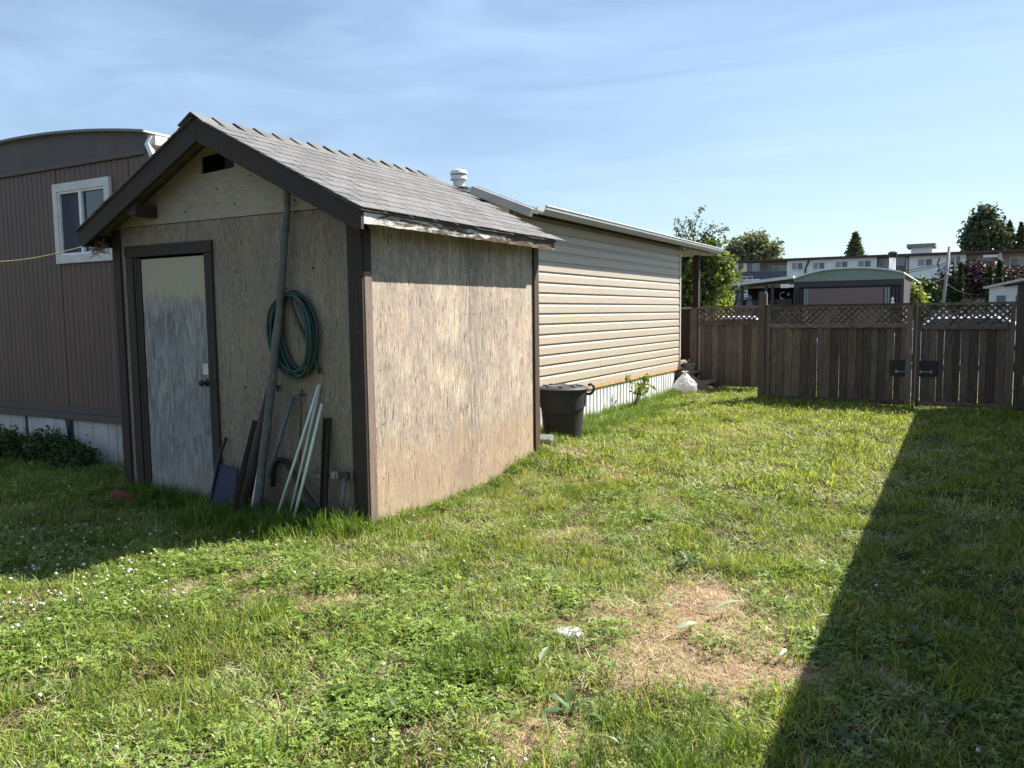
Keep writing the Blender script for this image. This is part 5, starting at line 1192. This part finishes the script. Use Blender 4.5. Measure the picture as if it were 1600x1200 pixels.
# where grass grows
def fbm(x, y, s, seed):
    v = np.zeros_like(x); 
    for i, (px_, py_) in enumerate(zip(x, y)): v[i] = noise.fractal(Vector((px_*s, py_*s, seed)), .8, 2., 4)
    return v
def ell(x, y, cx, cy, a, b, ang=0.):
    c_, s_ = math.cos(ang), math.sin(ang); u = (x-cx)*c_+(y-cy)*s_; v = -(x-cx)*s_+(y-cy)*c_; return np.exp(-((u/a)**2+(v/b)**2)**1.5)
def dry_field(x, y, nz_):
    x0_ = x; x = x+.12*np.sin(y*5.1+np.sin(x*7))+.08*np.sin(y*14+x*9)+.05*np.sin(y*31+x0_*22); y = y+.12*np.sin(x0_*6.3+1)+.07*np.sin(x0_*17+y*5)+.05*np.sin(x0_*37+y*19)
    d = (1.02+.55*nz_)*ell(x, y, -1.14, 3.60, .74, .56, .5) + .8*ell(x, y, -1.10, 4.25, .28, .24) + 1.0*ell(x, y, -1.32, 2.42, .20, .24)+.6*ell(x, y, -2.15, 2.75, .25, .10, .5)+.85*ell(x, y, -.82, 3.45, .34, .26)
    d += 1.*ell(x, y, -3.72, 3.12, .15, .09, .3) + 1.0*ell(x, y, -3.1, 3.25, .6, .13, .55) + .6*ell(x, y, -2.5, 3.5, .4, .10, .5)
    d += .55*ell(x, y, -2.35, 4.8, .5, .14, .9)+.5*ell(x, y, -2.3, 2.1, .15, .12) + 1.0*ell(x, y, -5.35, 3.85, .42, .16, .1)+.45*ell(x, y, -1.9, 3.6, .16, .22)
    d += .42*ell(x, y, -2.9, 6.6, .20, 1.7, -.12) + .38*ell(x, y, -2.6, 9.6, .22, 2.3, .05) + .25*ell(x, y, -3.3, 5.2, .3, .8) + .2*ell(x, y, -1.6, 11.5, 1.1, .6)+ .5*ell(x, y, -3.45, 7.3, .35, .3) + .4*ell(x, y, .2, 9.2, .35, .25)
    return np.clip(d + .30*nz_ - .02, 0, 1.2)
def inside(x, y):
    k = (y > 1.2) & (y < 16.6) & (x > -11.0) & (x < 1.12)
    # inside view wedge plus a margin
    ax = math.tan(R(-29.3-32.7-5)); k &= (x > (y+.8)*ax*1.0-1.2) & (x < y*.0595+.95)
    k &= ~((x > SX0+.01) & (x < SX1-.0) & (y > SY0+.01) & (y < SY1-.0))
    k &= ~((x > -6.95) & (x < WX-.0) & (y > 8.4)) & ~((x < -6.93) & (y > BY+.0)) & ~((x < -4.9) & (y > 7.6)) & ~((x > -6.95) & (x < -6.4) & (y > 5.6))
    k &= ~((x > -4.8) & (x < -4.1) & (y > 14.9))
    k &= ~(((x-bx)**2+(y-by)**2) < .2**2)
    return k
def sample(dens, y0, y1):
    A_ = 12.3*(y1-y0); n = int(A_*dens); x = rng.random(n)*12.3-11.1; y = y0+rng.random(n)*(y1-y0); k = inside(x, y); return x[k], y[k]
def place(x, y, s, sv=.25, tilt=.25, zs=None):
    n = len(x); P = np.array([(a, b, bumpz(a, b)-.003) for a, b in zip(x, y)]).reshape(-1, 3)
    rot = np.stack([rng.normal(0, tilt, n), rng.normal(0, tilt, n), rng.random(n)*6.283], 1)
    sc = (s*(1-sv+2*sv*rng.random(n)))[:, None]*np.ones((1, 3)); 
    if zs is not None: sc[:, 2] *= zs
    return P, rot, sc
def cat(*L): return [np.concatenate(q) for q in zip(*L)]
lawnL = []; farL = []; strawL = []; cloverL = []; tallL = []; clipL = []
for (y0, y1, dn, far) in ((1.2, 4.2, 560, 0), (4.2, 6.6, 420, 0), (6.6, 10, 230, 1), (10, 16.6, 190, 1)):
    x, y = sample(dn, y0, y1); nz_ = fbm(x, y, 2.6, 1.7); dr = dry_field(x, y, nz_); nb_ = fbm(x, y, 1.3, 9.1)
    n6 = fbm(x, y, 5.5, 2.2); hill = np.clip(.85+.6*nb_+.4*nz_+1.1*n6, .3, 1.9); thin = rng.random(len(x)) < np.clip(.80+1.3*fbm(x, y, 4.2, 7.7), .30, 1)
    u = rng.random(len(x)); keep = (u > np.clip((dr-.16)*1.3, 0, .955)) & thin
    clov = np.clip(.36+1.0*fbm(x, y, 1.1, 5.5)+.35*ell(x, y, -4.2, 2.5, 1.6, 1.2)+.25*ell(x, y, -1.8, 2.3, .8, .5) - .012*y*y, .05, .8)
    isc = (rng.random(len(x)) < clov) & keep
    if far:
        farL.append(place(x[keep], y[keep], np.ones(keep.sum())*(1. if y0 < 9 else 1.15), zs=hill[keep]*(.95))); cloverL.append(place(x[isc], y[isc], np.ones(isc.sum())*1.15, tilt=.12))
    else:
        g_ = keep & ~(isc & (rng.random(len(x)) < .55)); lawnL.append(place(x[g_], y[g_], np.ones(g_.sum()), zs=hill[g_])); cloverL.append(place(x[isc], y[isc], np.ones(isc.sum()), tilt=.12))
    sdn = np.clip(.24+dr*1.0, .08, 1)*(.75 if not far else .6); ks = rng.random(len(x)) < sdn*.95
    kc = rng.random(len(x)) < np.clip(.16+1.4*fbm(x, y, 2.1, 14.), 0, .6)*.8; clipL.append(place(x[kc], y[kc], np.ones(kc.sum())*(1. if not far else 1.5), tilt=.15))
    strawL.append(place(x[ks]+rng.normal(0, .02, ks.sum()), y[ks]+rng.normal(0, .02, ks.sum()), np.ones(ks.sum())*(1. if not far else 1.5), tilt=.1))
co = np.zeros(len(lawn.data.vertices)*3); lawn.data.vertices.foreach_get('co', co); co = co.reshape(-1, 3)
at_ = lawn.data.attributes.new('dry', 'FLOAT', 'POINT'); at_.data.foreach_set('value', dry_field(co[:, 0], co[:, 1], fbm(co[:, 0], co[:, 1], 2.6, 1.7)).astype(np.float32))
# longer grass: along walls, round the bin, fence foot and in tufts
def line(xa, ya, xb, yb, w, n): u = rng.random(n); return xa+(xb-xa)*u+rng.normal(0, w, n), ya+(yb-ya)*u+rng.normal(0, w, n)
for a, s_ in ((line(-6.4, 4.33, -3.7, 4.30, .07, 230), .9), (line(-5.1, 4.12, -3.95, 4.12, .12, 170), 1.05), (line(-3.58, 4.4, -3.58, 7.1, .05, 110), .55), (line(-4.05, 4.2, -3.65, 4.25, .07, 60), .95),
              (line(-9.8, 4.85, -6.6, 4.85, .12, 260), .55), (line(-9.8, 4.35, -6.4, 4.2, .3, 360), .45), (line(-4.55, 7.4, -4.55, 14.5, .07, 420), .95), (line(-4.35, 8.1, -3.75, 8.0, .06, 60), .85), (line(-4.2, 8.6, -4.1, 12.5, .16, 420), .85),
              (line(-3.4, 13.75, .8, 13.75, .10, 330), .55), (line(-4.6, 15.4, -3.2, 15.4, .1, 80), .6), (line(-.9, 2.75, -.62, 2.2, .17, 80), .75), (line(-1.8, 2.7, -1.75, 3.0, .16, 70), .65), (line(-3.9, 7.35, -3.75, 7.6, .08, 40), .7), (line(.2, 13.3, .9, 10, .4, 120), .5), (line(-.1, 3, .1, 6, .25, 60), .5)):
    x, y = a; k = inside(x, y); tallL.append(place(x[k], y[k], np.ones(k.sum())*s_, sv=.35, tilt=.12))
x, y = sample(14, 1.2, 14); nz_ = fbm(x, y, 1.5, 3.3); k = (dry_field(x, y, nz_*0) < .2) & (nz_ > .0); tallL.append(place(x[k], y[k], np.ones(k.sum())*.52, sv=.3, tilt=.2))
flow = []
x, y = line(-5.2, 3.2, -3.9, 2.2, .55, 210); x2, y2 = sample(3.5, 1.2, 7); x = np.concatenate([x, x2]); y = np.concatenate([y, y2]); k = inside(x, y) & (dry_field(x, y, x*0) < .3)
flP = place(x[k], y[k], np.ones(k.sum())*.95, sv=.2, tilt=.15)
scatter('grass', 'short mown lawn grass close to the viewer', 'grass', grass_c, *cat(*lawnL), 5)
scatter('grass', 'lawn grass running back to the gates', 'grass', far_c, *cat(*farL), 3)
scatter('tall_grass', 'longer unmown grass along walls, bin and fence', 'grass', tall_c, *cat(*tallL), 3)
scatter('clover', 'clover leaves among the lawn grass', 'clover', clover_c, *cat(*cloverL), 3)
scatter('grass_clippings', 'pale mown clippings lying in clumps on the lawn', 'grass clippings', clip_c, *cat(*clipL), 3)
scatter('dry_grass', 'dry straw coloured clippings on bare patches', 'dry grass', straw_c, *cat(*strawL), 3)
scatter('clover_flowers', 'small white clover flower heads in the lawn', 'flowers', flower_c, *flP, 2)

# ---------------------------------------------------------------- broad-leaved weeds and torn leaves
def leaf_mesh(name, ln, w, arch_, mat, seed, wavy=.1):
    g = random.Random(seed); n = 12; V = []; F = []
    for i in range(n+1):
        u = i/n; ww = w*math.sin(math.pi*min(1, u*.92+.06))**.7*(1+wavy*g.uniform(-1, 1)) if i < n else .002
        zc_ = arch_*math.sin(u*math.pi*.8)+.01; x = ln*u
        V += [(x, -ww/2, zc_+ww*.16), (x, 0, zc_), (x, ww/2, zc_+ww*.16)]
    for i in range(n):
        for k in range(2): F.append((i*3+k, (i+1)*3+k, (i+1)*3+k+1, i*3+k+1))
    me = bpy.data.meshes.new(name); me.from_pydata(V, [], F); me.materials.append(MATS[mat]); a = me.attributes.new('tint', 'FLOAT', 'POINT'); a.data.foreach_set('value', [g.uniform(.3, .8)]*len(V)); me.shade_smooth(); return me
LM = [leaf_mesh('leaf', .11, .024, .018, 'leaf_weed', 1, .6), leaf_mesh('leaf', .14, .026, .022, 'leaf_weed', 2, .6), leaf_mesh('leaf', .08, .028, .015, 'leaf_weed', 3, .5)]
LP_ = [leaf_mesh('leaf', .15, .045, .02, 'leaf_pale', 5, .3), leaf_mesh('leaf', .11, .035, .015, 'leaf_pale', 6, .4)]
WEEDS = [((890, 1110), 1, 9, 1.15, 'big broad leaved weed at the left edge of the bare patch near the bottom'), ((1075, 882), 1, 8, 1.2, 'flattened yellowish weed just above the bare patch'), ((620, 1120), 0, 9, .8, 'broad leaved weed left of bottom centre'), ((1110, 1085), 2, 6, .6, 'small weed at the lower edge of the bare patch'),
         ((1440, 1010), 1, 9, 1.1, 'large leafy weed in the long shade on the right'), ((1500, 1120), 0, 8, 1.0, 'leafy weed in the shade at the bottom right'), ((300, 820), 2, 8, 1.1, 'low weed rosette in front of the shed door'), ((950, 1130), 2, 7, .9, 'weed with drooping leaves near the bottom centre'),
         ((100, 1010), 0, 8, .7, 'weed rosette in the sunny lawn at the far left'), ((1000, 780), 0, 7, .8, 'weed rosette in the middle of the sunny lawn'), ((1330, 1150), 0, 8, .9, 'weed at the edge of the long shade near the bottom'), ((255, 790), 2, 7, .9, 'small weed at the foot of the shed door')]
for (pp_, mi, nl, sc_, lab) in WEEDS:
    g0 = at_z(*pp_, .02); zz = bumpz(g0.x, g0.y)+.012; t_ = thing('weed', lab, 'weed', (g0.x, g0.y, zz), group='broad leaved weeds in the lawn')
    for k in range(nl):
        a = 2*math.pi*k/nl+random.uniform(-.3, .3); s_ = sc_*random.uniform(.7, 1.1); piece('leaf', LM[(mi+k) % 3], t_, (g0.x, g0.y, zz), (random.uniform(-.2, .2), -random.uniform(-.05, .35), a), (s_, s_, s_))
for pp_, a, s_, lab in (((1022, 953), -1.0, 1.05, 'pale torn leaf lying upright at the upper left of the bare patch'), ((1115, 962), .15, 1.3, 'longest pale torn leaf lying across the bare patch'), ((1092, 945), -.7, .9, 'pale curled leaf above the longest torn leaf'), ((1055, 990), .35, .9, 'pale torn leaf below the others on the bare patch'),
                        ((1218, 1030), .9, .8, 'pale torn leaf at the right end of the bare patch'), ((1200, 1022), 2.4, .6, 'small pale leaf at the right end of the bare patch'), ((1275, 970), -.2, .7, 'pale leaf near the shade edge right of the bare patch'), ((845, 1045), 1.2, .9, 'pale wilted leaf in the grass left of the bare patch'), ((925, 1165), -.9, 1., 'pale wilted leaf at the bottom by the brown spot')):
    g0 = at_z(*pp_, .03); o = bpy.data.objects.new('torn_leaf', LP_[0 if s_ > .8 else 1]); COL.objects.link(o); o.location = (g0.x, g0.y, bumpz(g0.x, g0.y)+.045); o.rotation_euler = (random.uniform(-.5, .5), random.uniform(-.2, .1), a+R(29)); o.scale = (s_*.85, s_*.62, s_*.7); tag(o, lab, 'leaf', 'torn pale leaves on the lawn')
